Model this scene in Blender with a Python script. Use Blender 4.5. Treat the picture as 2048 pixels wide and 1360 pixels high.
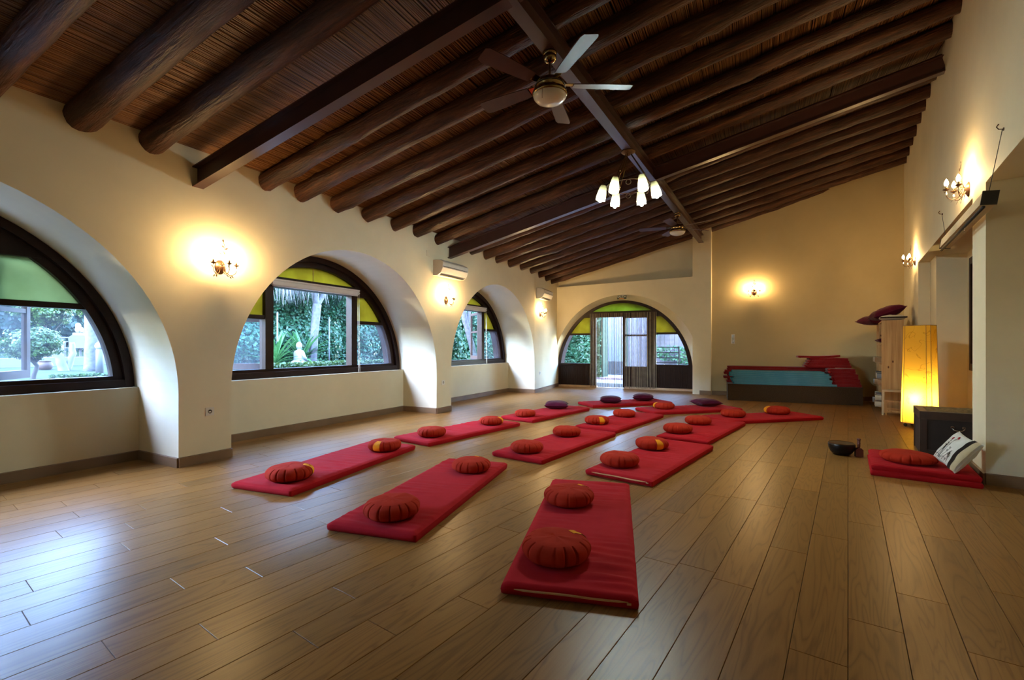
import bpy, math, random
import numpy as np
from mathutils import Matrix, Vector
for _o in list(bpy.data.objects): bpy.data.objects.remove(_o, do_unlink=True)
SC = bpy.context.scene
COL = SC.collection
PI = math.pi
R_ = math.radians
rnd = random.Random(7)
# ------------------------------------------------------------------ camera, sky, exposure
cd = bpy.data.cameras.new('camera'); cam = bpy.data.objects.new('camera', cd); COL.objects.link(cam)
YAW = math.atan(672/935.0)
cam.location = (0, 0, 1.2); cam.rotation_euler = (PI/2, 0, YAW)
cd.sensor_width = 36; cd.lens = 36*935/2048; cd.shift_y = 12/2048; cd.clip_start = 0.05; cd.clip_end = 200
SC.camera = cam
w = bpy.data.worlds.new('sky'); SC.world = w; w.use_nodes = True
nt = w.node_tree; nt.nodes.clear()
wo = nt.nodes.new('ShaderNodeOutputWorld'); bg = nt.nodes.new('ShaderNodeBackground'); sk = nt.nodes.new('ShaderNodeTexSky')
sk.sky_type = 'NISHITA'; sk.sun_disc = False; sk.sun_elevation = R_(40); sk.sun_rotation = R_(200); sk.air_density = 1.0; sk.dust_density = 0.3; sk.ozone_density = 3.0
nt.links.new(sk.outputs[0], bg.inputs[0]); nt.links.new(bg.outputs[0], wo.inputs[0])
bg.inputs[1].default_value = 15.5
SC.view_settings.view_transform = 'Standard'; SC.view_settings.look = 'None'
SC.view_settings.exposure = 0.0; SC.view_settings.gamma = 1.0; SC.view_settings.use_curve_mapping = False
cy = SC.cycles
cy.max_bounces = 8; cy.diffuse_bounces = 4; cy.glossy_bounces = 4; cy.transmission_bounces = 6; cy.transparent_max_bounces = 24
cy.sample_clamp_indirect = 4.0; cy.use_denoising = True; cy.caustics_reflective = False; cy.caustics_refractive = False
SCONCE_POWER = 920.0
CHANDELIER_POWER = 1350.0
FLOOR_LAMP_POWER = 600.0

# ------------------------------------------------------------------ frames
pL = np.array([-5.35, 1.82, 0.0])
wd = np.array([-.137, 1, 0.0]); wd /= np.linalg.norm(wd)
nL = np.array([wd[1], -wd[0], 0.0])
def W(s, w_, z=0.0): return tuple(pL + wd*s + nL*w_ + np.array([0, 0, z]))
AL = math.atan2(wd[1], wd[0])        # local x along the wall, local y outwards, room at -y
MW = Matrix.Translation(Vector(pL)) @ Matrix.Rotation(AL, 4, 'Z')

# ------------------------------------------------------------------ mesh builder
class MB:
    def __init__(s): s.v = []; s.f = []; s.m = []; s.mi = 0; s.sm = []; s.smooth = False
    def add(s, vs, fs, M=None):
        b = len(s.v)
        if M is not None: vs = [tuple(M @ Vector(p)) for p in vs]
        s.v += [tuple(p) for p in vs]
        for f in fs: s.f.append(tuple(b+i for i in f)); s.m.append(s.mi); s.sm.append(s.smooth)
        return s
    def box(s, x0, x1, y0, y1, z0, z1, M=None):
        vs = [(x0,y0,z0),(x1,y0,z0),(x1,y1,z0),(x0,y1,z0),(x0,y0,z1),(x1,y0,z1),(x1,y1,z1),(x0,y1,z1)]
        return s.add(vs, [(0,3,2,1),(4,5,6,7),(0,1,5,4),(1,2,6,5),(2,3,7,6),(3,0,4,7)], M)
    def prism(s, poly, y0, y1, M=None, axis='y'):
        n = len(poly)
        a = sum(poly[i][0]*poly[(i+1)%n][1]-poly[(i+1)%n][0]*poly[i][1] for i in range(n))
        if a < 0: poly = poly[::-1]
        if axis == 'y': vs = [(p[0], y0, p[1]) for p in poly]+[(p[0], y1, p[1]) for p in poly]
        elif axis == 'z': vs = [(p[0], p[1], y1) for p in poly]+[(p[0], p[1], y0) for p in poly]
        else: vs = [(y1, p[0], p[1]) for p in poly]+[(y0, p[0], p[1]) for p in poly]
        fs = [tuple(range(n)), tuple(range(2*n-1, n-1, -1))]
        for i in range(n): j = (i+1) % n; fs.append((j, i, n+i, n+j))
        return s.add(vs, fs, M)
    def lathe(s, prof, n=24, M=None, cap=True, a0=0):
        vs = []; fs = []
        for r, z in prof:
            for k in range(n):
                a = a0+2*PI*k/n; vs.append((r*math.cos(a), r*math.sin(a), z))
        for i in range(len(prof)-1):
            for k in range(n):
                j = (k+1) % n; fs.append((i*n+k, i*n+j, (i+1)*n+j, (i+1)*n+k))
        if cap:
            if prof[0][0] > 1e-5: fs.append(tuple(range(n-1, -1, -1)))
            if prof[-1][0] > 1e-5: fs.append(tuple((len(prof)-1)*n+k for k in range(n)))
        return s.add(vs, fs, M)
    def tube(s, pts, rad, n=8, M=None, cap=True, closed=False):
        P = [Vector(p) for p in pts]; m = len(P)
        if not hasattr(rad, '__len__'): rad = [rad]*m
        vs = []; fs = []; up = None
        for i in range(m):
            if closed: t = P[(i+1) % m]-P[i-1]
            else: t = P[min(i+1, m-1)]-P[max(i-1, 0)]
            t.normalize()
            if up is None:
                up = Vector((0, 0, 1)) if abs(t.z) < .9 else Vector((1, 0, 0))
            a = up-t*up.dot(t)
            if a.length < 1e-6: a = t.orthogonal()
            a.normalize(); b = t.cross(a); up = a
            for k in range(n):
                an = 2*PI*k/n; vs.append(P[i]+(a*math.cos(an)+b*math.sin(an))*rad[i])
        rng = m if closed else m-1
        for i in range(rng):
            i2 = (i+1) % m
            for k in range(n):
                j = (k+1) % n; fs.append((i*n+k, i*n+j, i2*n+j, i2*n+k))
        if cap and not closed: fs.append(tuple(range(n-1, -1, -1))); fs.append(tuple((m-1)*n+k for k in range(n)))
        return s.add([tuple(q) for q in vs], fs, M)
    def sphere(s, c, r, n=12, m=8, sc=(1, 1, 1), M=None):
        prof = [(max(1e-4, r*math.sin(PI*i/m)), -r*math.cos(PI*i/m)) for i in range(m+1)]
        T = Matrix.Translation(Vector(c)) @ Matrix.Diagonal((sc[0], sc[1], sc[2], 1))
        if M is not None: T = M @ T
        return s.lathe(prof, n, T, cap=False)
    def grid(s, fn, nu, nv, M=None, flip=False):
        vs = [fn(i/nu, j/nv) for j in range(nv+1) for i in range(nu+1)]
        fs = []
        for j in range(nv):
            for i in range(nu):
                a = j*(nu+1)+i; q = (a, a+1, a+nu+2, a+nu+1); fs.append(q[::-1] if flip else q)
        return s.add(vs, fs, M)
    def leaf(s, base, d, up, L, wid, M=None):
        d = Vector(d).normalized(); sd = d.cross(Vector(up)).normalized(); nn = sd.cross(d)
        B = Vector(base)
        vs = [B, B+d*L*.45+sd*wid*.5-nn*wid*.12, B+d*L, B+d*L*.45-sd*wid*.5-nn*wid*.12, B+d*L*.45+nn*wid*.1, B+d*L*.45-nn*wid*.14]
        return s.add([tuple(q) for q in vs], [(0,1,4),(1,2,4),(2,3,4),(3,0,4),(1,0,5),(2,1,5),(3,2,5),(0,3,5)], M)
    def mesh(s, name, mats):
        me = bpy.data.meshes.new(name); me.from_pydata(s.v, [], s.f)
        if not isinstance(mats, (list, tuple)): mats = [mats]
        for m in mats: me.materials.append(m)
        me.polygons.foreach_set('material_index', s.m); me.polygons.foreach_set('use_smooth', s.sm)
        me.update(); return me
    def build(s, name, mats, parent=None, M=None, smooth=None):
        if smooth is not None: s.sm = [smooth]*len(s.f)
        o = bpy.data.objects.new(name, s.mesh(name, mats)); COL.objects.link(o)
        if parent is not None: o.parent = parent
        if M is not None: o.matrix_local = M if parent is not None else M
        return o
def fast_mesh(name, V, Fq, mat, parent=None, M=None, kind=None, smooth=False):
    me = bpy.data.meshes.new(name); V = np.asarray(V, dtype=np.float32); Fq = np.asarray(Fq, dtype=np.int32)
    k = Fq.shape[1]; me.vertices.add(len(V)); me.vertices.foreach_set('co', V.ravel())
    me.loops.add(Fq.size); me.loops.foreach_set('vertex_index', Fq.ravel())
    me.polygons.add(len(Fq)); me.polygons.foreach_set('loop_start', np.arange(len(Fq), dtype=np.int32)*k)
    me.polygons.foreach_set('loop_total', np.full(len(Fq), k, dtype=np.int32))
    if smooth: me.polygons.foreach_set('use_smooth', np.ones(len(Fq), dtype=bool))
    me.materials.append(mat); me.update(calc_edges=True); me.validate()
    o = bpy.data.objects.new(name, me); COL.objects.link(o)
    if parent is not None: o.parent = parent
    if M is not None: o.matrix_local = M
    if kind: o['kind'] = kind
    return o
def empty(name, M=None, parent=None):
    o = bpy.data.objects.new(name, None); o.empty_display_size = .1; COL.objects.link(o)
    if parent is not None: o.parent = parent
    if M is not None: o.matrix_local = M
    return o
def tag(o, label, cat, group=None, kind=None):
    o['label'] = label; o['category'] = cat
    if group: o['group'] = group
    if kind: o['kind'] = kind
    return o
def TR(x, y, z, rz=0.0): return Matrix.Translation((x, y, z)) @ Matrix.Rotation(rz, 4, 'Z')
def copy_tree(o, parent=None):
    c = o.copy(); COL.objects.link(c)
    if parent is not None: c.parent = parent
    for ch in [x for x in CH.get(o.name, [])]: copy_tree(ch, c)
    return c
CH = {}
def index_children():
    CH.clear()
    for o in bpy.data.objects:
        if o.parent is not None: CH.setdefault(o.parent.name, []).append(o)

# ------------------------------------------------------------------ materials
class NT:
    def __init__(s, name):
        s.m = bpy.data.materials.new(name); s.m.use_nodes = True; s.t = s.m.node_tree; s.t.nodes.clear()
        s.out = s.n('ShaderNodeOutputMaterial')
    def n(s, ty, **kw):
        nd = s.t.nodes.new(ty)
        for k, v in kw.items(): setattr(nd, k, v)
        return nd
    def l(s, a, b): s.t.links.new(a, b)
    def ramp(s, fac, stops):
        r = s.n('ShaderNodeValToRGB'); e = r.color_ramp.elements
        while len(e) < len(stops): e.new(.5)
        for i, (p, c) in enumerate(stops): e[i].position = p; e[i].color = (*c, 1)
        s.l(fac, r.inputs[0]); return r.outputs[0]
    def coord(s, scale=(1, 1, 1), kind='Object', loc=None):
        tc = s.n('ShaderNodeTexCoord'); mp = s.n('ShaderNodeMapping'); s.l(tc.outputs[kind], mp.inputs[0])
        mp.inputs['Scale'].default_value = scale
        if loc is not None: s.l(loc, mp.inputs['Location'])
        return mp.outputs[0]
    def noise(s, vec, scale=5, detail=3, rough=.5, dist=0):
        nd = s.n('ShaderNodeTexNoise'); s.l(vec, nd.inputs['Vector']); nd.inputs['Scale'].default_value = scale
        nd.inputs['Detail'].default_value = detail; nd.inputs['Roughness'].default_value = rough; nd.inputs['Distortion'].default_value = dist
        return nd.outputs[0]
    def math(s, op, a, b=None):
        nd = s.n('ShaderNodeMath', operation=op)
        for i, x in enumerate((a, b)):
            if x is None: continue
            if hasattr(x, 'is_linked'): s.l(x, nd.inputs[i])
            else: nd.inputs[i].default_value = x
        return nd.outputs[0]
    def mix(s, fac, a, b, mode='MIX'):
        nd = s.n('ShaderNodeMix', data_type='RGBA', blend_type=mode)
        for sock, x in ((nd.inputs[0], fac), (nd.inputs[6], a), (nd.inputs[7], b)):
            if hasattr(x, 'is_linked'): s.l(x, sock)
            elif isinstance(x, (int, float)): sock.default_value = x
            else: sock.default_value = (*x, 1)
        return nd.outputs[2]
    def bsdf(s, col, rough=.5, metal=0, spec=.5, bump=None, bstr=.2, bdist=.01, **kw):
        b = s.n('ShaderNodeBsdfPrincipled')
        for sock, x in ((b.inputs['Base Color'], col), (b.inputs['Roughness'], rough)):
            if hasattr(x, 'is_linked'): s.l(x, sock)
            elif isinstance(x, (int, float)): sock.default_value = x
            else: sock.default_value = (*x, 1)
        b.inputs['Metallic'].default_value = metal; b.inputs['Specular IOR Level'].default_value = spec
        for k, v in kw.items(): b.inputs[k.replace('_', ' ')].default_value = v
        if bump is not None:
            bn = s.n('ShaderNodeBump'); bn.inputs['Strength'].default_value = bstr; bn.inputs['Distance'].default_value = bdist
            s.l(bump, bn.inputs['Height']); s.l(bn.outputs[0], b.inputs['Normal'])
        return b.outputs[0]
    def done(s, sh): s.l(sh, s.out.inputs[0]); return s.m
def simple(name, col, rough=.5, metal=0, var=.12, nscale=8, bstr=.0, bscale=60, spec=.5, **kw):
    t = NT(name); v = t.coord(); n = t.noise(v, nscale, 3)
    c0 = tuple(max(0, x*(1-var)) for x in col); c1 = tuple(min(1, x*(1+var)) for x in col)
    c = t.ramp(n, [(.3, c0), (.7, c1)])
    bump = t.noise(v, bscale, 2) if bstr else None
    return t.done(t.bsdf(c, rough, metal, spec, bump, bstr, .004, **kw))
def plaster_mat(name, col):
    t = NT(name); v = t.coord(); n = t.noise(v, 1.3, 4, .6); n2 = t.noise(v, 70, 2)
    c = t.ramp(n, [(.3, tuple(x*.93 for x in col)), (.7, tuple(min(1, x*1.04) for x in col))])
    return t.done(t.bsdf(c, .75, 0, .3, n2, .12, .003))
M_PLASTER = plaster_mat('cream_plaster', (.77, .695, .505))
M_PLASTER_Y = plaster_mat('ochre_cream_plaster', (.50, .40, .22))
def oak():
    t = NT('oak_laminate'); oi = t.n('ShaderNodeObjectInfo')
    cx = t.n('ShaderNodeCombineXYZ'); a = t.math('MULTIPLY', oi.outputs['Random'], 37.0); b = t.math('MULTIPLY', oi.outputs['Random'], 91.0)
    t.l(a, cx.inputs[0]); t.l(b, cx.inputs[1]); t.l(a, cx.inputs[2])
    v = t.coord((1, 1, 1), 'Object', cx.outputs[0])
    ms = t.n('ShaderNodeMapping'); t.l(v, ms.inputs[0]); ms.inputs['Scale'].default_value = (8, .7, 1)
    warp = t.noise(ms.outputs[0], 1.0, 2, .5, .6)
    rings = t.math('FRACT', t.math('MULTIPLY', warp, 13.0)); rings = t.math('ABSOLUTE', t.math('SUBTRACT', rings, .5))
    mf = t.n('ShaderNodeMapping'); t.l(v, mf.inputs[0]); mf.inputs['Scale'].default_value = (140, 5, 1)
    fine = t.noise(mf.outputs[0], 1.0, 3, .6)
    mk = t.n('ShaderNodeMapping'); t.l(v, mk.inputs[0]); mk.inputs['Scale'].default_value = (14, 4, 1)
    knot = t.noise(mk.outputs[0], 1.0, 2, .5)
    c = t.ramp(rings, [(.0, (.135, .054, .012)), (.17, (.24, .108, .027)), (.5, (.28, .13, .034))])
    c = t.mix(.45, c, t.ramp(fine, [(.25, (.205, .094, .024)), (.75, (.30, .145, .040))]))
    c = t.mix(t.ramp(knot, [(.70, (0, 0, 0)), (.80, (.6, .6, .6))]), c, (.13, .068, .035))
    tone = t.ramp(oi.outputs['Random'], [(0, (.82, .82, .82)), (1, (1.12, 1.08, 1.02))])
    c = t.mix(1.0, c, tone, 'MULTIPLY')
    rg = t.math('ADD', t.math('MULTIPLY', fine, .05), .30)
    return t.done(t.bsdf(c, rg, 0, .18, fine, .03, .001))
M_OAK = oak()
M_GAP = simple('dark_subfloor', (.03, .018, .01), .8)
M_BASE = simple('greige_baseboard', (.19, .115, .062), .45, var=.15, nscale=3)
M_THRESH = simple('pale_oak_trim', (.50, .34, .2), .45)
def log_mat():
    t = NT('varnished_log'); oi = t.n('ShaderNodeObjectInfo'); cx = t.n('ShaderNodeCombineXYZ')
    t.l(t.math('MULTIPLY', oi.outputs['Random'], 50.0), cx.inputs[0])
    v = t.coord((1.1, 9, 9), 'Object', cx.outputs[0])
    n = t.noise(v, 1.6, 5, .62, .5); n2 = t.noise(v, 5.5, 4, .6)
    c = t.ramp(n, [(.30, (.010, .004, .003)), (.45, (.036, .012, .006)), (.58, (.085, .028, .012)), (.74, (.22, .10, .05))])
    c = t.mix(.4, c, t.ramp(n2, [(.35, (.012, .005, .003)), (.7, (.11, .038, .017))]))
    return t.done(t.bsdf(c, .45, 0, .3, n2, .9, .02))
M_LOG = log_mat()
def reed_mat():
    t = NT('cane_reeds'); v = t.coord((1.3, 90, 1)); n = t.noise(v, 1.0, 2)
    v2 = t.coord((1.5, 1.5, 1)); n2 = t.noise(v2, 1.0, 3)
    c = t.ramp(n, [(.28, (.06, .02, .008)), (.5, (.18, .075, .025)), (.72, (.32, .155, .055))])
    c = t.mix(t.ramp(n2, [(.35, (0, 0, 0)), (.7, (.5, .5, .5))]), c, (.10, .038, .014))
    return t.done(t.bsdf(c, .42, 0, .5))
M_REED = reed_mat()
M_BEAM = simple('oxide_brown_steel', (.052, .02, .017), .33, var=.1)
M_FRAME = simple('dark_stained_wood', (.018, .0075, .005), .45, var=.2, nscale=14, spec=.18)
M_SASH = simple('weathered_brown_wood', (.05, .030, .024), .5, var=.2, nscale=20)
def front_fresnel(t):
    fr = t.n('ShaderNodeFresnel'); fr.inputs[0].default_value = 1.45; g = t.n('ShaderNodeNewGeometry')
    return t.math('MULTIPLY', fr.outputs[0], t.math('SUBTRACT', 1.0, g.outputs['Backfacing']))
def glass_mat(name, tint=(1, 1, 1), refl=.12):
    t = NT(name); tr = t.n('ShaderNodeBsdfTransparent'); tr.inputs[0].default_value = (*tint, 1)
    gl = t.n('ShaderNodeBsdfGlossy'); gl.inputs['Roughness'].default_value = .03
    mx = t.n('ShaderNodeMixShader'); t.l(front_fresnel(t), mx.inputs[0]); t.l(tr.outputs[0], mx.inputs[1]); t.l(gl.outputs[0], mx.inputs[2])
    return t.done(mx.outputs[0])
M_GLASS = glass_mat('clear_glass', (.96, .98, .98))
def haze_glass():
    t = NT('hazy_glass'); tr = t.n('ShaderNodeBsdfTransparent'); tr.inputs[0].default_value = (.95, .97, 1, 1)  # bluish reflection haze of the panes put in as faint translucent colour
    d = t.n('ShaderNodeBsdfTranslucent'); d.inputs[0].default_value = (.75, .85, .95, 1)
    v = t.coord(); n = t.noise(v, 3, 3); f = t.ramp(n, [(.3, (.004,)*3), (.7, (.014,)*3)])
    mx = t.n('ShaderNodeMixShader'); t.l(f, mx.inputs[0]); t.l(tr.outputs[0], mx.inputs[1]); t.l(d.outputs[0], mx.inputs[2])
    gl = t.n('ShaderNodeBsdfGlossy'); gl.inputs['Roughness'].default_value = .03
    m2 = t.n('ShaderNodeMixShader'); t.l(front_fresnel(t), m2.inputs[0]); t.l(mx.outputs[0], m2.inputs[1]); t.l(gl.outputs[0], m2.inputs[2])
    return t.done(m2.outputs[0])
M_HAZE = haze_glass()
def transl(name, c1, c2, mixf=.5, nscale=4):
    t = NT(name); v = t.coord(); n = t.noise(v, nscale, 3); c = t.ramp(n, [(.3, c1), (.7, c2)])
    d = t.n('ShaderNodeBsdfDiffuse'); tl = t.n('ShaderNodeBsdfTranslucent'); t.l(c, d.inputs[0]); t.l(c, tl.inputs[0])
    mx = t.n('ShaderNodeMixShader'); mx.inputs[0].default_value = mixf; t.l(d.outputs[0], mx.inputs[1]); t.l(tl.outputs[0], mx.inputs[2])
    return t.done(mx.outputs[0])
M_TINT = transl('olive_film', (.30, .245, .045), (.44, .37, .07), .6)
M_TINT_G = transl('pale_green_film', (.27, .31, .17), (.34, .38, .22), .7)
M_TINT_D = transl('lime_film', (.22, .27, .05), (.30, .36, .08), .6)
M_WHITE = simple('white_plastic', (.72, .70, .64), .35, var=.04)
M_BLIND = simple('white_blind_rail', (.70, .66, .63), .4, var=.04)
M_CORD = simple('pale_cord', (.62, .56, .42), .6)
M_DARKSLOT = simple('dark_slot', (.02, .017, .015), .6)
def fabric(name, c1, c2, rough=.85, sheen=.3, fold=6, bstr=.25, spec=.08):
    t = NT(name); v = t.coord(); n = t.noise(v, fold, 4, .6); c = t.ramp(n, [(.3, c1), (.7, c2)])
    wv = t.noise(v, 420, 1); hb = t.mix(.6, n, wv)
    return t.done(t.bsdf(c, rough, 0, spec, hb, bstr, .006, Sheen_Weight=sheen, Sheen_Roughness=.4))
M_MAT = fabric('crimson_cotton', (.35, .008, .012), (.41, .011, .016), .9, .015, 6, .12)
M_ZAFU = fabric('terracotta_velvet', (.35, .021, .009), (.41, .029, .012), .9, .0, 12, .12)
M_TAG = simple('saffron_band', (.82, .30, .012), .8, spec=.1)
M_PURPLE = fabric('burgundy_cloth', (.055, .004, .018), (.08, .006, .025), .8, .1, 9)
M_ZIP = simple('tan_zip_tape', (.56, .29, .10), .6)
M_REDMAT = fabric('folded_red_cloth', (.145, .006, .007), (.20, .009, .010), .85, .2, 10)
M_BLUE = fabric('blue_foam_mat', (.014, .145, .19), (.025, .20, .255), .7, .0, 5, .1)
M_BLUE_E = simple('mat_pale_edge', (.19, .235, .27), .7)
M_CARPET = fabric('brown_carpet', (.030, .016, .008), (.058, .032, .017), .95, .2, 60, .6)
M_BRONZE = simple('aged_bronze', (.10, .05, .025), .35, metal=.75, var=.3, nscale=40)
M_BRASS = simple('antique_brass', (.27, .18, .075), .16, metal=1.0, var=.15)
M_STEEL = simple('brushed_steel', (.6, .6, .6), .25, metal=1.0, var=.06)
M_BLADE = simple('mahogany_blade', (.055, .018, .014), .42, var=.2, nscale=6, bstr=.0, spec=.3)
M_OPAL = simple('opal_glass', (.62, .60, .54), .18, var=.03)
def emit(name, col, st):
    t = NT(name); e = t.n('ShaderNodeEmission'); e.inputs[0].default_value = (*col, 1); e.inputs[1].default_value = st
    return t.done(e.outputs[0])
M_BULB = emit('warm_bulb', (1, .64, .275), SCONCE_POWER)
M_CBULB = emit('cool_bulb', (.80, 1.0, .97), CHANDELIER_POWER)
M_LBULB = emit('lamp_bulb', (1, .72, .30), FLOOR_LAMP_POWER)
M_PINE = None
def pine():
    t = NT('knotty_pine'); v = t.coord((26, 26, 1.2)); n = t.noise(v, 1, 3, .55, .3)
    c = t.ramp(n, [(.3, (.42, .24, .10)), (.55, (.56, .35, .16)), (.75, (.64, .43, .22))])
    vo = t.n('ShaderNodeTexVoronoi'); t.l(t.coord((5, 5, 2.6)), vo.inputs['Vector']); vo.inputs['Scale'].default_value = 1.4
    k = t.ramp(vo.outputs['Distance'], [(.055, (1, 1, 1)), (.10, (0, 0, 0))])
    c = t.mix(k, c, (.10, .035, .015))
    return t.done(t.bsdf(c, .5, 0, .4, n, .1, .003))
M_PINE = pine()
M_WHITEWOOD = simple('whitened_wood', (.62, .52, .36), .55, var=.1)
M_CHEST = simple('dark_walnut', (.011, .0045, .003), .6, var=.35, nscale=10, bstr=.2, bscale=20)
M_CHEST2 = simple('dark_walnut_edge', (.030, .013, .007), .5, var=.3, nscale=12)
M_WOVEN = simple('woven_cane_top', (.20, .12, .045), .5, var=.5, nscale=30, bstr=.5, bscale=80)
M_BOWL = simple('black_bowl_metal', (.014, .012, .011), .28, metal=.6, var=.3)
M_MALLET = simple('red_brown_wood', (.10, .026, .014), .45, var=.2)
M_LINEN = fabric('white_linen', (.62, .60, .55), (.72, .70, .66), .85, .15, 8)
M_LINEN2 = fabric('beige_linen', (.52, .42, .26), (.60, .50, .33), .85, .15, 8)
M_BLACKC = fabric('black_cloth', (.012, .008, .008), (.02, .014, .013), .85, .2, 8)
M_PRINT = simple('black_print', (.015, .012, .012), .8)
M_PRINTR = simple('red_print', (.30, .02, .03), .8)
M_ROLLS = [fabric('grey_blanket', (.25, .25, .27), (.36, .36, .38)), fabric('tan_blanket', (.30, .18, .10), (.42, .28, .17)),
           fabric('blue_grey_blanket', (.16, .20, .28), (.24, .29, .38)), fabric('cream_blanket', (.50, .44, .34), (.6, .54, .44))]
def paper():
    t = NT('rice_paper'); v = t.coord((1, 1, 1)); n = t.noise(v, 2.6, 2, .5, 1.5)
    vein = t.math('ABSOLUTE', t.math('SUBTRACT', n, .5)); c = t.ramp(vein, [(.0, (.56, .32, .04)), (.008, (.80, .52, .07))])
    d = t.n('ShaderNodeBsdfDiffuse'); tl = t.n('ShaderNodeBsdfTranslucent'); t.l(c, d.inputs[0]); t.l(c, tl.inputs[0])
    mx = t.n('ShaderNodeMixShader'); mx.inputs[0].default_value = .5; t.l(d.outputs[0], mx.inputs[1]); t.l(tl.outputs[0], mx.inputs[2])
    return t.done(mx.outputs[0])
M_PAPER = paper()
M_LAMPWOOD = simple('honey_wood_strip', (.42, .24, .07), .5)
M_SHADE = transl('cream_glass_shade', (.42, .36, .17), (.48, .42, .21), .05)
M_CRYSTAL = simple('crystal_drop', (.9, .85, .75), .05, var=.02)
def leafmat(name, c1, c2, rough=.45):
    t = NT(name); v = t.coord(); n = t.noise(v, 3.0, 3, .7); n2 = t.noise(v, 25, 2); f = t.mix(.5, n, n2)
    c = t.ramp(f, [(.35, c1), (.65, c2)])
    p = t.bsdf(c, rough, 0, .4); tl = t.n('ShaderNodeBsdfTranslucent'); t.l(c, tl.inputs[0])
    mx = t.n('ShaderNodeMixShader'); mx.inputs[0].default_value = .3; t.l(p, mx.inputs[1]); t.l(tl.outputs[0], mx.inputs[2])
    return t.done(mx.outputs[0])
M_IVY = leafmat('ivy_leaf', (.010, .042, .020), (.036, .115, .050))
M_IVYD = leafmat('dark_tree_leaf', (.004, .014, .010), (.014, .038, .024))
M_IVYL = leafmat('light_leaf', (.014, .038, .007), (.045, .088, .016))
M_YUCCA = leafmat('yucca_leaf', (.022, .085, .026), (.06, .16, .05))
M_LAWN = leafmat('lawn_blade', (.009, .020, .003), (.018, .034, .005), .7)
M_SOIL = simple('garden_soil', (.10, .10, .06), .9, var=.4, nscale=4)
M_BARK = simple('pale_bark', (.072, .068, .076), .8, var=.3, nscale=14, bstr=.5, bscale=30)
M_BARKD = simple('brown_bark', (.014, .009, .006), .8, var=.4, nscale=10, bstr=.6, bscale=20)
M_STRAW = simple('dry_palm_frond', (.085, .08, .075), .8, var=.3, nscale=20)
M_STONE = simple('white_stone', (.20, .20, .21), .7, var=.1)
M_ROCK = simple('grey_rock', (.34, .34, .38), .85, var=.3, nscale=6, bstr=.5)
M_TERRA = simple('terracotta', (.035, .012, .007), .7)
M_WHITEW = simple('whitewash', (.105, .105, .11), .8, var=.05)
M_POST = simple('grey_post', (.09, .09, .10), .7)
M_REDPAVE = simple('red_paving', (.085, .035, .034), .8, var=.15)
M_PAVE = simple('pale_paving', (.28, .27, .275), .8, var=.1)
M_FENCE = simple('grey_boards', (.06, .055, .065), .8, var=.3, nscale=8)
M_IRON = simple('dark_iron', (.012, .009, .009), .8, spec=.1)
M_SIGN = simple('sign_dark_green', (.008, .03, .02), .5)
M_SIGNW = simple('sign_lettering', (.85, .88, .82), .5, var=.02)
M_SIGNO = simple('sign_amber_lamp', (.8, .30, .06), .4)
M_STRING1 = simple('tan_string', (.34, .27, .17), .7, var=.2)
M_STRING2 = simple('dark_string', (.055, .042, .032), .7, var=.2)

# ------------------------------------------------------------------ ceiling geometry functions
K = .25
def zreed(w_): return 3.195 + K*w_
def zlog(w_): return 3.01 + K*w_          # underside of the logs
def zbeam(w_): return 2.81 + K*w_         # underside of the steel
def to_sw(x, y):
    d = np.array([x, y, 0])-pL; return d@wd, d@nL
da = np.array([1, .205, 0]); da /= np.linalg.norm(da)

# ------------------------------------------------------------------ left wall
BEND = .115
ARCH = [-5.94, -1.82, 2.34, 6.42]; AR = 1.82; AZ = .72
S0, S1 = -9.6, 10.75
def arch_outline(c, R=AR, zc=AZ, n=48, z0=0.0, rz=None):
    rz = R if rz is None else rz
    pts = [(c-R, z0)]
    for i in range(n+1):
        a = PI-PI*i/n; pts.append((c+R*math.cos(a), zc+rz*math.sin(a)))
    return pts+[(c+R, z0)]
def wall_with_holes(mb, x0, x1, y, ztop, holes, M=None):
    """one face in the plane y: columns above each outline and full panels between"""
    x = x0
    for o in holes:
        xs = o[0][0]; xe = o[-1][0]
        if xs > x: mb.add([(x, y, 0), (xs, y, 0), (xs, y, ztop(xs)), (x, y, ztop(x))], [(0, 1, 2, 3)], M)
        for a, b in zip(o[1:-2], o[2:-1]):
            mb.add([(a[0], y, a[1]), (b[0], y, b[1]), (b[0], y, ztop(b[0])), (a[0], y, ztop(a[0]))], [(0, 1, 2, 3)], M)
        x = xe
    mb.add([(x, y, 0), (x1, y, 0), (x1, y, ztop(x1)), (x, y, ztop(x))], [(0, 1, 2, 3)], M)
mb = MB(); outs = [arch_outline(c) for c in ARCH]
wall_with_holes(mb, S0, 8.24, 0, lambda x: 3.30, outs)
mb.add([(8.24, 0, 0), (S1, (S1-8.24)*BEND, 0), (S1, (S1-8.24)*BEND, 3.3), (8.24, 0, 3.3)], [(0, 1, 2, 3)])
wall_with_holes(mb, S0, S1, 1.15, lambda x: 3.05, outs)
for o in outs:
    for i, (a, b) in enumerate(zip(o[:-1], o[1:])):
        mb.smooth = 0 < i < len(o)-2
        mb.add([(a[0], 0, a[1]), (b[0], 0, b[1]), (b[0], 1.15, b[1]), (a[0], 1.15, a[1])], [(0, 3, 2, 1)])
mb.smooth = False
for c in ARCH: mb.box(c-AR, c+AR, .76, 1.15, 0, .765)
mb.add([(S0, 0, 3.3), (8.24, 0, 3.3), (S1, (S1-8.24)*BEND, 3.3), (S1, 1.15, 3.05), (S0, 1.15, 3.05)], [(0, 1, 2, 3, 4)])
o = mb.build('wall_left', M_PLASTER, M=MW)
tag(o, 'cream plastered window wall with a row of deep round arches', 'wall', kind='structure')
mb = MB()
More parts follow.
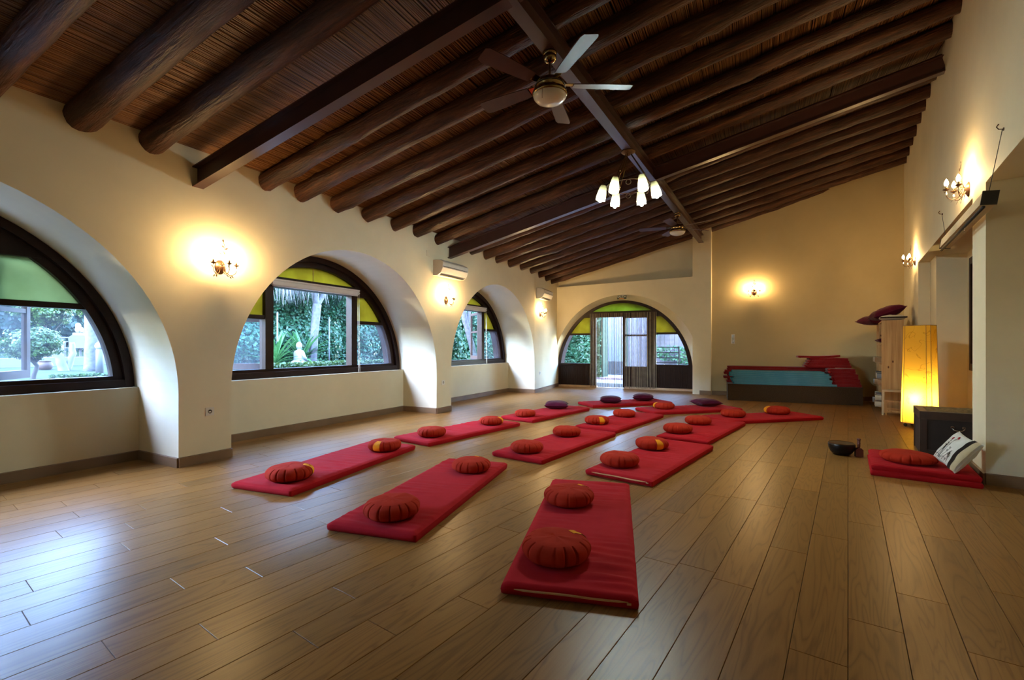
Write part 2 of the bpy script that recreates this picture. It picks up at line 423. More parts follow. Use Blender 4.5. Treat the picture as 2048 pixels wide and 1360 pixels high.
def bb(mb, a, b, M=None, h=.098, t=.016):
    a = Vector((*a, 0)); b = Vector((*b, 0)); d = (b-a).normalized(); n = Vector((d.y, -d.x, 0))*t
    q = [a, b, b+n, a+n]
    mb.add([tuple(p) for p in q]+[tuple(p+Vector((0, 0, h))) for p in q[:2]]+[tuple(q[2]+Vector((0, 0, h-.006))), tuple(q[3]+Vector((0, 0, h-.006)))],
           [(3, 2, 6, 7), (7, 6, 5, 4), (0, 3, 7, 4), (2, 1, 5, 6)], M)
edges = []
prev = S0
for c in ARCH:
    bb(mb, (prev, 0), (c-AR, 0))
    bb(mb, (c-AR-.0, 0), (c-AR, .76)); bb(mb, (c-AR, .76), (c+AR, .76)); bb(mb, (c+AR, .76), (c+AR, 0)); prev = c+AR
bb(mb, (prev, 0), (10.4, (10.4-8.24)*BEND))
tag(mb.build('baseboard_left', M_BASE, M=MW), 'grey-brown wooden baseboard running along the arched window wall', 'baseboard', kind='structure')

# ------------------------------------------------------------------ windows
def arcx(z, R, zc=AZ): return math.sqrt(max(0, R*R-(z-zc)**2))
def clip_poly(x0, x1, z0, z1, R, zc=AZ, n=14, rx=None):
    rx = R if rx is None else rx
    def top(x): return min(z1, zc+R*math.sqrt(max(0, 1-(x/rx)**2)))
    lim = rx if z0 <= zc else rx*math.sqrt(max(0, 1-((z0-zc)/R)**2))
    a = max(x0, -lim); b = min(x1, lim)
    xs = [a+(b-a)*i/n for i in range(n+1)]
    if z1 < zc+R:                                    # an exact corner where the arc meets the level top
        xc = rx*math.sqrt(max(0, 1-((z1-zc)/R)**2))
        for v in (xc, -xc):
            if a+1e-4 < v < b-1e-4: xs.append(v)
    for k in range(8):                               # extra points near the arc ends
        for v in (lim-(lim*.12)*(k/8)**2, -lim+(lim*.12)*(k/8)**2):
            if a+1e-4 < v < b-1e-4: xs.append(v)
    xs = sorted(set(round(v, 5) for v in xs))
    up_ = [(x, max(z0, top(x))) for x in xs]
    lo_ = [(a, z0), (b, z0)]
    pts = lo_+up_[::-1]
    out = []
    for p in pts:
        if not out or (abs(p[0]-out[-1][0])+abs(p[1]-out[-1][1])) > 1e-4: out.append(p)
    if (abs(out[0][0]-out[-1][0])+abs(out[0][1]-out[-1][1])) < 1e-4: out.pop()
    return out
def arc_ring(mb, R0, R1, zmin, y0, y1, zc=AZ, n=56, kx0=1.0, kx1=1.0):
    def pt(R, t, kx):
        a0 = max(0.0, math.asin((zmin-zc)/R)); a = a0+(PI-2*a0)*t; return (R*math.cos(a)*kx, zc+R*math.sin(a))
    if zmin < zc:
        for q in (-1, 1): mb.box(min(q*R0*kx0, q*R1*kx1), max(q*R0*kx0, q*R1*kx1), y0, y1, zmin, zc)
    for i in range(n):
        p = [pt(R0, i/n, kx0), pt(R0, (i+1)/n, kx0), pt(R1, (i+1)/n, kx1), pt(R1, i/n, kx1)]
        vs = [(q[0], y0, q[1]) for q in p]+[(q[0], y1, q[1]) for q in p]
        mb.add(vs, [(0, 3, 2, 1), (4, 5, 6, 7), (1, 0, 4, 5), (3, 2, 6, 7)])
    return mb
def make_window(k, c, green=False, lab=''):
    root = empty('window_%d' % k, MW @ TR(c, 0, 0)); root['kind'] = 'structure'
    tag(root, lab, 'window')
    arc_ring(MB(), 1.815, 1.735, .775, .84, 1.15).build('arched_frame', M_FRAME, root)
    arc_ring(MB(), 1.735, 1.655, .775, .89, 1.0).build('inner_arched_frame', M_FRAME, root)
    MB().box(-1.80, 1.80, .845, 1.04, .766, .845).box(-1.66, 1.66, .885, 1.0, .845, .885).build('bottom_rail', M_FRAME, root)
    for s in (-1, 1):
        zt = AZ+math.sqrt(1.66**2-.82**2)
        mb = MB(); mb.prism([(s*.70, .86), (s*.82, .86), (s*.82, 2.13), (s*.70, 2.13)], .885, 1.01); mb.build('mullion', M_FRAME, root)
        p = clip_poly(.82, 1.7, 1.565, 1.62, 1.69); p = [(q[0]*s, q[1]) for q in p]
        MB().prism(p, .90, 1.0).build('transom_bar', M_FRAME, root)
        p = clip_poly(.82, 1.7, .88, 1.57, 1.67); p = [(q[0]*s, q[1]) for q in p]
        MB().prism(p, .950, .955).build('clear_pane', M_HAZE, root)
        p = clip_poly(.82, 1.7, 1.615, 2.03, 1.67); p = [(q[0]*s, q[1]) for q in p]
        MB().prism(p, .950, .956).build('tinted_pane', M_TINT_G if green else M_TINT, root)
    p = clip_poly(-1.2, 1.2, 2.02, 2.17, 1.70); MB().prism(p, .885, 1.01).build('head_bar', M_FRAME, root)
    p = clip_poly(-1.0, 1.0, 2.165, 2.6, 1.67); MB().prism(p, .950, .956).build('tinted_pane', M_TINT_G if green else M_TINT, root)
    MB().box(-.006, .006, .944, .95, 2.165, 2.39).build('glazing_bar', M_LAMPWOOD, root)
    # the two casements stand open outwards
    for s in (-1, 1):
        sash = empty('casement', Matrix.Translation((s*.70, 1.0, 0)) @ Matrix.Rotation(s*R_(-132), 4, 'Z') if s > 0 else Matrix.Translation((s*.70, 1.0, 0)) @ Matrix.Rotation(R_(132), 4, 'Z'), root)
        L = -s*.69
        x0, x1 = min(0, L), max(0, L)
        f = MB()
        f.box(x0, x0+.055, 0, .045, .88, 2.02); f.box(x1-.055, x1, 0, .045, .88, 2.02)
        f.box(x0+.055, x1-.055, 0, .045, .88, .96); f.box(x0+.055, x1-.055, 0, .045, 1.96, 2.02); f.box(x0+.055, x1-.055, .005, .04, 1.53, 1.57)
        f.build('sash_frame', M_SASH, sash)
        MB().box(x0+.05, x1-.05, .02, .025, .95, 1.54).build('sash_pane', M_HAZE, sash)
        MB().box(x0+.05, x1-.05, .02, .025, 1.56, 1.97).build('sash_pane', M_HAZE, sash)
    return root
WL = ['arched window behind the camera at the near end of the wall', 'arched dark-framed window with pale green upper panes, cut by the left edge',
      'arched window between the two piers with its casement open to ivy and a tree', 'narrow-looking arched window nearest the far corner, under the second air conditioner']
for k, c in enumerate(ARCH): make_window(k+1, c, green=(k < 2), lab=WL[k])

# ------------------------------------------------------------------ back walls and door
def ydoor(x): return 12.15+.19*(x+6.95)
def yfront(x): return 12.0+.035*(x+6.95)
def yyel(x): return 12.25+.19*(x+2.72)
mb = MB()
# front skin of the door wall: circle hole
fo = arch_outline(-5.03, 2.04, .65, 64, 0.0, 1.945)
def skin(mb, x0, x1, o, yf, zt):
    xs = o[0][0]; xe = o[-1][0]
    def q(x, z): return (x, yf(x), z)
    mb.add([q(x0, 0), q(xs, 0), q(xs, zt), q(x0, zt)], [(0, 1, 2, 3)])
    for a, b in zip(o[1:-2], o[2:-1]): mb.add([q(*a), q(*b), q(b[0], zt), q(a[0], zt)], [(0, 1, 2, 3)])
    mb.add([q(xe, 0), q(x1, 0), q(x1, zt), q(xe, zt)], [(0, 1, 2, 3)])
ZL = 2.935
skin(mb, -7.5, -2.99, fo, yfront, ZL)
DCX, DRX, DZ, DRZ = -5.19, 1.86, .45, 2.035
do = [(DCX-DRX, 0)]+[(DCX+DRX*math.cos(PI-PI*i/64), DZ+DRZ*math.sin(PI-PI*i/64)) for i in range(65)]+[(DCX+DRX, 0)]
for i in range(len(fo)-1):
    a, b, c_, d_ = fo[i], fo[i+1], do[i+1], do[i]
    mb.smooth = 0 < i < len(fo)-2
    mb.add([(a[0], yfront(a[0]), a[1]), (b[0], yfront(b[0]), b[1]), (c_[0], ydoor(c_[0]), c_[1]), (d_[0], ydoor(d_[0]), d_[1])], [(0, 3, 2, 1)])
mb.smooth = False
# ledge and recessed upper wall
mb.add([(-7.5, yfront(-7.5), ZL), (-2.99, yfront(-2.99), ZL), (-2.99, ydoor(-2.99)+.02, ZL), (-7.5, ydoor(-7.5)+.02, ZL)], [(0, 1, 2, 3)])
mb.add([(-7.5, ydoor(-7.5)+.02, ZL-.3), (-2.7, ydoor(-2.7)+.02, ZL-.3), (-2.7, ydoor(-2.7)+.02, 4.6), (-7.5, ydoor(-7.5)+.02, 4.6)], [(0, 1, 2, 3)])
# outer skin behind the door, closed off above and around the arch
skin(mb, -8.2, -2.2, do, lambda x: ydoor(x)+.32, 4.6)
for i in range(len(do)-1):
    a, b = do[i], do[i+1]
    mb.add([(a[0], ydoor(a[0]), a[1]), (b[0], ydoor(b[0]), b[1]), (b[0], ydoor(b[0])+.32, b[1]), (a[0], ydoor(a[0])+.32, a[1])], [(0, 3, 2, 1)])
# pilaster
mb.add([(-3.159, 12.135, 0), (-2.726, 12.15, 0), (-2.726, 13.4, 0), (-3.159, 13.4, 0), (-3.159, 12.135, 4.4), (-2.726, 12.15, 4.4), (-2.726, 13.4, 4.4), (-3.159, 13.4, 4.4)],
       [(0, 1, 5, 4), (1, 2, 6, 5), (3, 0, 4, 7)])
tag(mb.build('wall_back', M_PLASTER), 'cream end wall with the arched garden door and a recess above it', 'wall', kind='structure')
mb = MB()
q = [(-2.74, yyel(-2.74)), (1.7, yyel(1.7)), (1.7, yyel(1.7)+.3), (-2.74, yyel(-2.74)+.3)]
mb.prism(q, 0, 5.5, axis='z')
tag(mb.build('wall_rear', M_PLASTER_Y), 'warm ochre plain end wall behind the stacked mats', 'wall', kind='structure')
mb = MB()
bb(mb, (-2.99, yfront(-2.99)-.001), (-2.726, 12.149)); bb(mb, (-2.726, yyel(-2.726)), (.97, yyel(.97)))
pass
tag(mb.build('baseboard_back', M_BASE), 'grey-brown baseboard along the end walls', 'baseboard', kind='structure')

ATH = math.atan(.19); CA = math.cos(ATH)
droot = empty('door_1', TR(DCX, ydoor(DCX), 0, ATH)); tag(droot, 'dark wooden arched garden door with glazed side panels', 'door', kind='structure')
RX = DRX/CA; KX = RX/DRZ
arc_ring(MB(), DRZ, DRZ-.075, .05, .0, .31, DZ, 64, KX, (RX-.10)/(DRZ-.075)).build('arched_frame', M_FRAME, droot)
def dx(x): return (x-DCX)/CA
RI, RXI = DRZ-.07, RX-.095
for (a, b) in ((-7.2, -6.0), (-4.32, -3.2)):
    s0, s1 = dx(a), dx(b)
    p = clip_poly(s0, s1, .68, 1.53, RI, DZ, rx=RXI); MB().prism(p, .055, .060).build('clear_pane', M_GLASS, droot)
    p = clip_poly(s0, s1, 1.56, 2.02, RI, DZ, rx=RXI); MB().prism(p, .055, .061).build('tinted_pane', M_TINT, droot)
    p = clip_poly(s0, s1, 1.515, 1.57, RI, DZ, rx=RXI); MB().prism(p, .02, .10).build('transom_bar', M_FRAME, droot)
    p = clip_poly(s0, s1, .64, .695, RI, DZ, rx=RXI); MB().prism(p, .005, .11).build('sill_rail', M_FRAME, droot)
    p = clip_poly(s0, s1, .06, .645, RI, DZ, rx=RXI); x0 = min(t[0] for t in p); x1 = max(t[0] for t in p)
    g = MB(); n = int((x1-x0)/.042)
    for i in range(n): g.box(x0+(x1-x0)*i/n+.003, x0+(x1-x0)*(i+1)/n-.003, .03, .07, .06, .645)
    g.box(x0, x1, .045, .08, .06, .645)
    g.build('board_panel', M_FRAME, droot)['kind'] = 'stuff'
    for xx in (s0, s1):
        pass
for a, b in ((dx(-6.06), dx(-5.90)), (dx(-5.15), dx(-5.07)), (dx(-4.50), dx(-4.26))):
    MB().box(a, b, .01, .11, .03, 2.14).build('door_post', M_FRAME, droot)
p = clip_poly(-1.25, 1.25, 2.02, 2.185, RI, DZ, rx=RXI); MB().prism(p, .005, .11).build('head_bar', M_FRAME, droot)
p = clip_poly(-1.25, 1.25, 2.18, 2.6, RI, DZ, rx=RXI); MB().prism(p, .055, .061).build('tinted_pane', M_TINT_D, droot)
leaf = empty('door_leaf', None, droot)
a, b = dx(-5.07), dx(-4.50)
MB().box(a, b, .03, .08, .04, .63).build('lower_panel', M_FRAME, leaf)
MB().box(a, b, .03, .08, 1.985, 2.06).box(a, b, .03, .08, 1.475, 1.52).build('rail', M_FRAME, leaf)
MB().box(a, b, .053, .057, .63, 1.48).build('glass_pane', M_HAZE, leaf); MB().box(a, b, .053, .057, 1.515, 1.99).build('glass_pane', M_HAZE, leaf)
mb = MB(); mb.box(dx(-7.0), dx(-5.88), -.02, .13, 0, .058); mb.box(dx(-5.1), dx(-3.31), -.02, .13, 0, .058)
mb.box(dx(-5.88), dx(-5.1), -.02, .13, -.01, .012)
mb.build('threshold', M_THRESH, droot)

# ------------------------------------------------------------------ right wall, front wall
XR = .97; ZS = 2.62
mb = MB()
mb.box(XR, 1.8, -5.3, 13.6, ZS, 5.6)
mb.box(XR, 1.8, 10.5, 13.6, 0, ZS); mb.box(1.122, 1.8, 9.83, 10.5, 0, ZS)
mb.box(1.478, 1.8, 6.22, 9.83, 0, .84); mb.box(1.478, 1.8, 6.22, 6.9, .84, 2.5); mb.box(1.478, 1.8, 9.6, 9.83, .84, 2.5); mb.box(1.478, 1.8, 6.22, 9.83, 2.5, ZS)
mb.box(XR, 1.8, 5.69, 6.22, 0, ZS)
mb.box(1.478, 1.8, 2.0, 5.69, 0, ZS); mb.box(XR, 1.8, -5.3, 2.0, 0, ZS)
tag(mb.build('wall_right', M_PLASTER), 'cream right-hand wall, solid above and opening into alcoves below', 'wall', kind='structure')
mb = MB(); bb(mb, (XR, 5.69), (1.478, 5.69)); bb(mb, (XR, 6.22), (XR, 5.69)); bb(mb, (1.478, 9.83), (1.478, 6.22)); bb(mb, (1.122, 9.83), (1.478, 9.83))
bb(mb, (XR, 12.9), (XR, 10.5)); bb(mb, (XR, 2.0), (XR, -5)); bb(mb, (XR, 10.5), (1.122, 10.5))
tag(mb.build('baseboard_right', M_BASE), 'brown baseboard around the right-hand pillar and alcoves', 'baseboard', kind='structure')
wr = empty('window_5', TR(1.478, 8.25, 0, -PI/2)); tag(wr, 'dark-framed window in the alcove beyond the right-hand pillar', 'window', kind='structure')
mb = MB(); mb.box(-1.35, 1.35, -.02, .08, .84, .94); mb.box(-1.35, 1.35, -.02, .08, 2.4, 2.5); mb.box(-1.35, -1.25, -.02, .08, .94, 2.4); mb.box(1.25, 1.35, -.02, .08, .94, 2.4); mb.box(-.04, .04, -.01, .07, .94, 2.4)
mb.build('window_frame', M_FRAME, wr)
mb = MB(); mb.box(-1.25, -.04, .04, .3, .94, 2.4).box(.04, 1.25, .04, .3, .94, 2.4); mb.build('closed_shutter', M_FRAME, wr)
mb = MB(); mb.box(-9, 2.0, -5.4, -5.1, 0, 5.6)
tag(mb.build('wall_front', M_PLASTER), 'plain cream wall behind the camera', 'wall', kind='structure')

# ------------------------------------------------------------------ floor: planks
fl = MB(); fl.box(-8.6, 1.9, -5.3, 14.2, -.12, -.012)
floor = fl.build('floor', M_GAP); tag(floor, 'oak plank floor of the whole hall', 'floor', kind='structure')
KN = {-12: .85, -10: 1.06, 0: 2.54, -1: 2.15, 2: 3.94, -19: .92, -17: 1.29, -18: .49, -15: .93, -13: .57, -11: 1.37, -8: 1.67, -20: 1.56, -5: 2.60, -2: 3.18, -3: 2.57, 1: 2.94}
PLW, PLL = .19, 1.405
def plank_mb(w_, L):
    m = MB(); h = .0016; x0, x1 = .0009, w_-.0009; y0, y1 = .0008, L-.0008
    m.add([(x0, y0, -.012), (x1, y0, -.012), (x1, y1, -.012), (x0, y1, -.012), (x0, y0, -h), (x1, y0, -h), (x1, y1, -h), (x0, y1, -h),
           (x0+h, y0+h, 0), (x1-h, y0+h, 0), (x1-h, y1-h, 0), (x0+h, y1-h, 0)],
          [(0, 1, 5, 4), (1, 2, 6, 5), (2, 3, 7, 6), (3, 0, 4, 7), (4, 5, 9, 8), (5, 6, 10, 9), (6, 7, 11, 10), (7, 4, 8, 11), (8, 9, 10, 11)]); return m
prg = random.Random(3); cand = []
fx = (-math.sin(YAW), math.cos(YAW)); rx_ = (math.cos(YAW), math.sin(YAW))
for row in range(-40, 8):
    x = row*PLW; off = KN.get(row, prg.uniform(0, PLL))
    # the slanted window wall and the oblique end walls bound each row
    s_lo = -5.0; yhi = (ydoor(x)+.3) if x < -2.9 else yyel(x)+.05
    xw = x+PLW
    # outer face of the window wall at w=-.78 : pL.x - .137*(y-1.82)/1 ...
    ylo = -5.0
    yl = 1.82+((-5.35-.79)-xw)/.137          # rows further left begin further back
    ylo = max(ylo, yl)
    k = math.floor((ylo-off)/PLL)
    while True:
        a = off+k*PLL; b = a+PLL; k += 1
        a2, b2 = max(a, ylo), min(b, yhi)
        if a >= yhi: break
        if b2-a2 < .04: continue
        mx, my = x+PLW/2, (a2+b2)/2
        best = 0
        for yy in np.linspace(a2, b2, 7):
            d = mx*fx[0]+yy*fx[1]; u = 1024+935*(mx*rx_[0]+yy*rx_[1])/max(d, .01)
            if d > 1.55 and -60 < u < 2110: best = max(best, 1/d**2)
        cand.append((best, x, a2, b2))
cand.sort(key=lambda t: -t[0])
pm = plank_mb(PLW, PLL).mesh('floor_plank', M_OAK); rest = MB()
for i, (sc_, x, a, b) in enumerate(cand):
    if i < 300 and sc_ > 0:
        full = abs(b-a-PLL) < 1e-6
        me = pm if full else plank_mb(PLW, b-a).mesh('floor_plank', M_OAK)
        p = bpy.data.objects.new('floor_plank', me); COL.objects.link(p); p.parent = floor; p.location = (x, a, 0)
    else:
        m = plank_mb(PLW, b-a); rest.add([(q[0]+x, q[1]+a, q[2]) for q in m.v], m.f)
rest.build('outlying_planks', M_OAK, floor)['kind'] = 'stuff'

# ------------------------------------------------------------------ ceiling: roof, reeds, logs, steel
mb = MB()
c4 = []
for (s, w_) in ((S0-.6, -1.6), (11.5, -1.6), (14.8, 9.0), (S0-.6, 9.0)): c4.append((s, w_))
vs = [W(s, w_, zreed(w_)+.05) for s, w_ in c4]+[W(s, w_, zreed(w_)+.25) for s, w_ in c4]
mb.add(vs, [(0, 1, 2, 3), (7, 6, 5, 4), (0, 4, 5, 1), (1, 5, 6, 2), (2, 6, 7, 3), (3, 7, 4, 0)])
ceil = mb.build('ceiling', M_FRAME); tag(ceil, 'sloping ceiling of brown cane reeds on log rafters', 'ceiling', kind='structure')
nr = np.random.RandomState(5)
reeds = []; pitch = .0135; ws = np.arange(-.42, 8.1, pitch); ns = 15
V = []; Fc = []
sseg = np.linspace(-9.2, 12.2, ns)
off6 = [(-.0054, .004), (-.0038, -.0042), (.0038, -.0042), (.0054, .004)]
base = 0
for wv in ws:
    jw = np.cumsum(nr.randn(ns)*.0012); jw -= np.linspace(jw[0], jw[-1], ns); jw += nr.randn()*.0012
    jz = nr.randn(ns)*.0015+nr.randn()*.002
    r = 1+nr.randn()*.12
    for i in range(ns):
        for (dw, dz) in off6:
            ww = wv+jw[i]+dw*r; V.append(pL+wd*sseg[i]+nL*ww+np.array([0, 0, zreed(ww)+jz[i]+dz*r]))
    for i in range(ns-1):
        for j in range(3): a = base+i*4+j; Fc.append((a, a+4, a+5, a+1))
    base += ns*4
MCE = Matrix.Identity(4)
inv = np.array(MW.inverted())
V = np.array(V); Vl = (np.c_[V, np.ones(len(V))] @ inv.T)[:, :3]
ro = fast_mesh('cane_matting', Vl, Fc, M_REED, ceil, MW, 'stuff', smooth=True)
# binding wires are too fine to see; log rafters follow
from mathutils import noise as mnoise
LOGS = [-.754, -.231, .93, 1.413, 1.97, 2.51, 3.09, 3.60, 4.187, 4.83, 5.295, 5.852, 6.337, 6.915, 7.50, 8.058, 8.634, 9.194, 9.764]
LOGS = [-9.0+.55*i for i in range(15)]+[-.754]+LOGS[1:]
LOGS = [s for s in LOGS if not (-1.0 < s < -.76)]
LOGS = sorted(set(LOGS))
for li, s in enumerate(LOGS):
    lr = random.Random(100+li)
    rad = .098+lr.uniform(-.010, .012)
    if abs(s+.754) < .01: rad = .118
    if abs(s-4.83) < .01: rad = .07
    P0 = pL+wd*s
    ang_j = lr.uniform(-.006, .006)
    d = da+wd*ang_j; 
    tmax = (XR+.03-P0[0])/d[0]
    n = 60; m = 18; vs = []; fs = []
    knots = [(lr.uniform(.2, tmax-.2), lr.uniform(0, 2*PI), lr.uniform(.012, .035), lr.uniform(.07, .16)) for _ in range(lr.randint(5, 9))]
    ph = lr.uniform(0, 50)
    side = np.array([-d[1], d[0], 0]); side /= np.linalg.norm(side)
    wdir = np.array([d[0], d[1], K*(d@nL)]); wdir /= np.linalg.norm(wdir)
    upv = np.cross(wdir, side); upv /= np.linalg.norm(upv); upv *= np.sign(upv[2])
    for i in range(n+1):
        t = -.5+(tmax+.5)*i/n
        w_ = t*(d@nL)
        taper = 1.06-.12*i/n
        rr = rad*taper
        cz = zlog(w_)+rad*1.0
        wob = Vector((t*.45+ph, 3.3, 0)); dyw = mnoise.noise(wob)*.03; dzw = mnoise.noise(wob+Vector((0, 9, 0)))*.018
        c_ = P0+d*t+side*dyw; c_ = np.array([c_[0], c_[1], cz+dzw])
        for k in range(m):
            a = 2*PI*k/m
            dr = mnoise.noise(Vector((t*2.2+ph, math.cos(a)*1.3, math.sin(a)*1.3)))*.012+mnoise.noise(Vector((t*7+ph, math.cos(a)*3, math.sin(a)*3)))*.006
            for (kt, ka, kh, kw) in knots:
                dd = ((t-kt)/kw)**2+(((a-ka+PI) % (2*PI)-PI)/.6)**2
                if dd < 4: dr += kh*math.exp(-dd)
            vs.append(c_+(side*math.cos(a)+upv*math.sin(a))*(rr+dr))
    V = np.array(vs); o_ = P0
    # local frame along the log so that the grain follows it
    ML = Matrix(((wdir[0], side[0], upv[0], P0[0]), (wdir[1], side[1], upv[1], P0[1]), (wdir[2], side[2], upv[2], zlog(0)+rad), (0, 0, 0, 1)))
    iv = np.array(ML.inverted()); V = (np.c_[V, np.ones(len(V))] @ iv.T)[:, :3]
    Fq = []
    for i in range(n):
        for k in range(m): j = (k+1) % m; Fq.append((i*m+k, (i+1)*m+k, (i+1)*m+j, i*m+j))
    fast_mesh('log_rafter', V, Fq, M_LOG, ceil, ML, smooth=True)
def ibeam(P, Q, h, bw, tf=.012, tw=.01):
    P = Vector(P); Q = Vector(Q); d = (Q-P).normalized(); side = Vector((0, 0, 1)).cross(d).normalized(); up_ = d.cross(side)
    M = Matrix(((d.x, side.x, up_.x, P.x), (d.y, side.y, up_.y, P.y), (d.z, side.z, up_.z, P.z), (0, 0, 0, 1)))
    L = (Q-P).length; m = MB(); m.box(0, L, -bw/2, bw/2, 0, tf); m.box(0, L, -bw/2, bw/2, h-tf, h); m.box(0, L, -tw/2, tw/2, tf, h-tf)
    return m.build('steel_beam', M_BEAM, ceil, M)
for s in (-4.2, .172, 4.535):
    P = W(s, -.1); t = (XR+.02-P[0])
    Q = (XR+.02, P[1]+.214*t); wq = to_sw(*Q)[1]
    ibeam((P[0], P[1], zbeam(-.1)), (Q[0], Q[1], zbeam(wq)), .20, .105)
def purl(y): return -1.98-.1035*(y-2.73)
wa = to_sw(purl(-4.9), -4.9)[1]; wb = to_sw(purl(12.14), 12.14)[1]
ibeam((purl(-4.9), -4.9, zbeam(wa)), (purl(12.14), 12.14, zbeam(wb)), .195, .115)

# ------------------------------------------------------------------ floor mats
def mat_mesh(seed, Lx=.64, Ly=1.82, H=.06):
    r = random.Random(seed); ox, oy = r.uniform(0, 90), r.uniform(0, 90); m = MB(); m.smooth = True
    nx, ny = 26, 130
    def edge(t): return min(1.0, max(0.0, t))
    def fn(u, v):
        # u wraps across: side, top, side
        x = (u-.5)*Lx; y = (v-.5)*Ly
        ex = min((u)*Lx, (1-u)*Lx); ey = min(v*Ly, (1-v)*Ly); e = min(ex, ey)
        rr = .014
        drop = 0 if e > rr else rr-math.sqrt(max(0, rr*rr-(rr-e)**2))
        wr = 0
        fade = min(1, e/.05)
        msk = max(0, mnoise.noise(Vector((x*2.4+oy, y*1.7+ox, 9)))+.32)
        wr += .016*fade*msk*mnoise.noise(Vector((x*3.0+ox, y*22+oy, 0)))
        wr += .011*fade*msk*abs(mnoise.noise(Vector((x*4+ox, y*34+oy, 4))))
        wr += .004*fade*mnoise.noise(Vector((x*2+ox, y*2+oy, 7)))
        return (x, y, H-drop+wr)
    m.grid(fn, nx, ny)
    # sides
    ring = []
    N = 60
    def per(t):
        P = [(-Lx/2, -Ly/2), (Lx/2, -Ly/2), (Lx/2, Ly/2), (-Lx/2, Ly/2)]; Ls = [Lx, Ly, Lx, Ly]; tt = t*sum(Ls)
        for i in range(4):
            if tt <= Ls[i]+1e-9: a = P[i]; b = P[(i+1) % 4]; f = tt/Ls[i]; return (a[0]+(b[0]-a[0])*f, a[1]+(b[1]-a[1])*f)
            tt -= Ls[i]
        return P[0]
    levels = [(H-.0139, 1.0), (H*.55, 1.006), (.012, 1.0), (0.0, .985)]
    nseg = 2*nx+2*ny
    xs = [(-Lx/2+Lx*i/nx, -Ly/2) for i in range(nx)]+[(Lx/2, -Ly/2+Ly*i/ny) for i in range(ny)]+[(Lx/2-Lx*i/nx, Ly/2) for i in range(nx)]+[(-Lx/2, Ly/2-Ly*i/ny) for i in range(ny)]
    vs = []; fs = []
    for (z, k) in levels:
        for (x, y) in xs:
            b = .003*mnoise.noise(Vector((x*9+ox, y*9+oy, z*30)))*(1 if 0 < z < H-.02 else 0)
            sx = k if abs(abs(x)-Lx/2) < 1e-6 else 1; sy = k if abs(abs(y)-Ly/2) < 1e-6 else 1
            vs.append((x*sx+b, y*sy+b, z))
    n = len(xs)
    for l in range(len(levels)-1):
        for i in range(n): j = (i+1) % n; fs.append(((l+1)*n+i, (l+1)*n+j, l*n+j, l*n+i))
    m.add(vs, fs)
    return m.mesh('cover', M_MAT)
MM = [mat_mesh(i) for i in range(4)]
ZIPM = None
def zip_mesh(Lx=.64, Ly=1.82, H=.06):
    m = MB(); pts = [(-Lx*.40+Lx*.83*i/12, -Ly/2-.006, H*.56-.0012*math.sin(i*.9)+.003) for i in range(13)]
    m.tube(pts, [.0015]+[.0055]*11+[.002], 6); m.box(Lx*.42, Lx*.45, -Ly/2-.012, -Ly/2, H*.45, H*.58); return m
MATS = [
 ('A', -1.418, 2.764, 112.9, 1, 'large crimson mat nearest the camera, tan zip along its front end'),
 ('B', -2.726, 2.727, 108.5, 0, 'crimson mat directly beside the nearest one, towards the window wall'),
 ('C', -4.137, 2.779, 105.3, 0, 'crimson mat closest to the big pier after the first window'),
 ('D', -4.332, 4.85, 88.2, 0, 'crimson mat second in the row along the windows, two round cushions on it'),
 ('E', -4.262, 7.012, 87.7, 0, 'crimson mat by the windows holding one round cushion and one burgundy pillow'),
 ('F', -2.821, 4.919, 89.8, 0, 'crimson mat in the middle row just behind the front three mats'),
 ('G', -2.854, 6.924, 88.0, 0, 'crimson mat at the far end of the straight middle row'),
 ('H', -1.624, 4.836, 87.3, 1, 'crimson mat with a pale zip, straight behind the nearest mat'),
 ('I', -1.628, 6.866, 86.5, 0, 'crimson mat without zip, third in the row behind the nearest mat'),
 ('J', -1.151, 8.60, 50.1-0, 0, 'crimson mat lying askew nearest the mat stacks, two round cushions on it'),
 ('K', -2.395, 8.925, 50.5, 0, 'middle one of the three askew mats, burgundy pillow on its far end'),
 ('L', -3.719, 9.154, 54.0, 0, 'askew crimson mat nearest the string curtain, two burgundy pillows on it')]
for i, (k, x, y, a, z, lab) in enumerate(MATS):
    root = empty('floor_mat', TR(x, y, 0, R_(a-90))); tag(root, lab, 'mat', 'crimson floor mats laid out for practice')
    o = bpy.data.objects.new('cover', MM[i % 4]); COL.objects.link(o); o.parent = root
    if z:
        zz = zip_mesh().build('zip', M_ZIP, root); zz['label'] = 'tan zip'

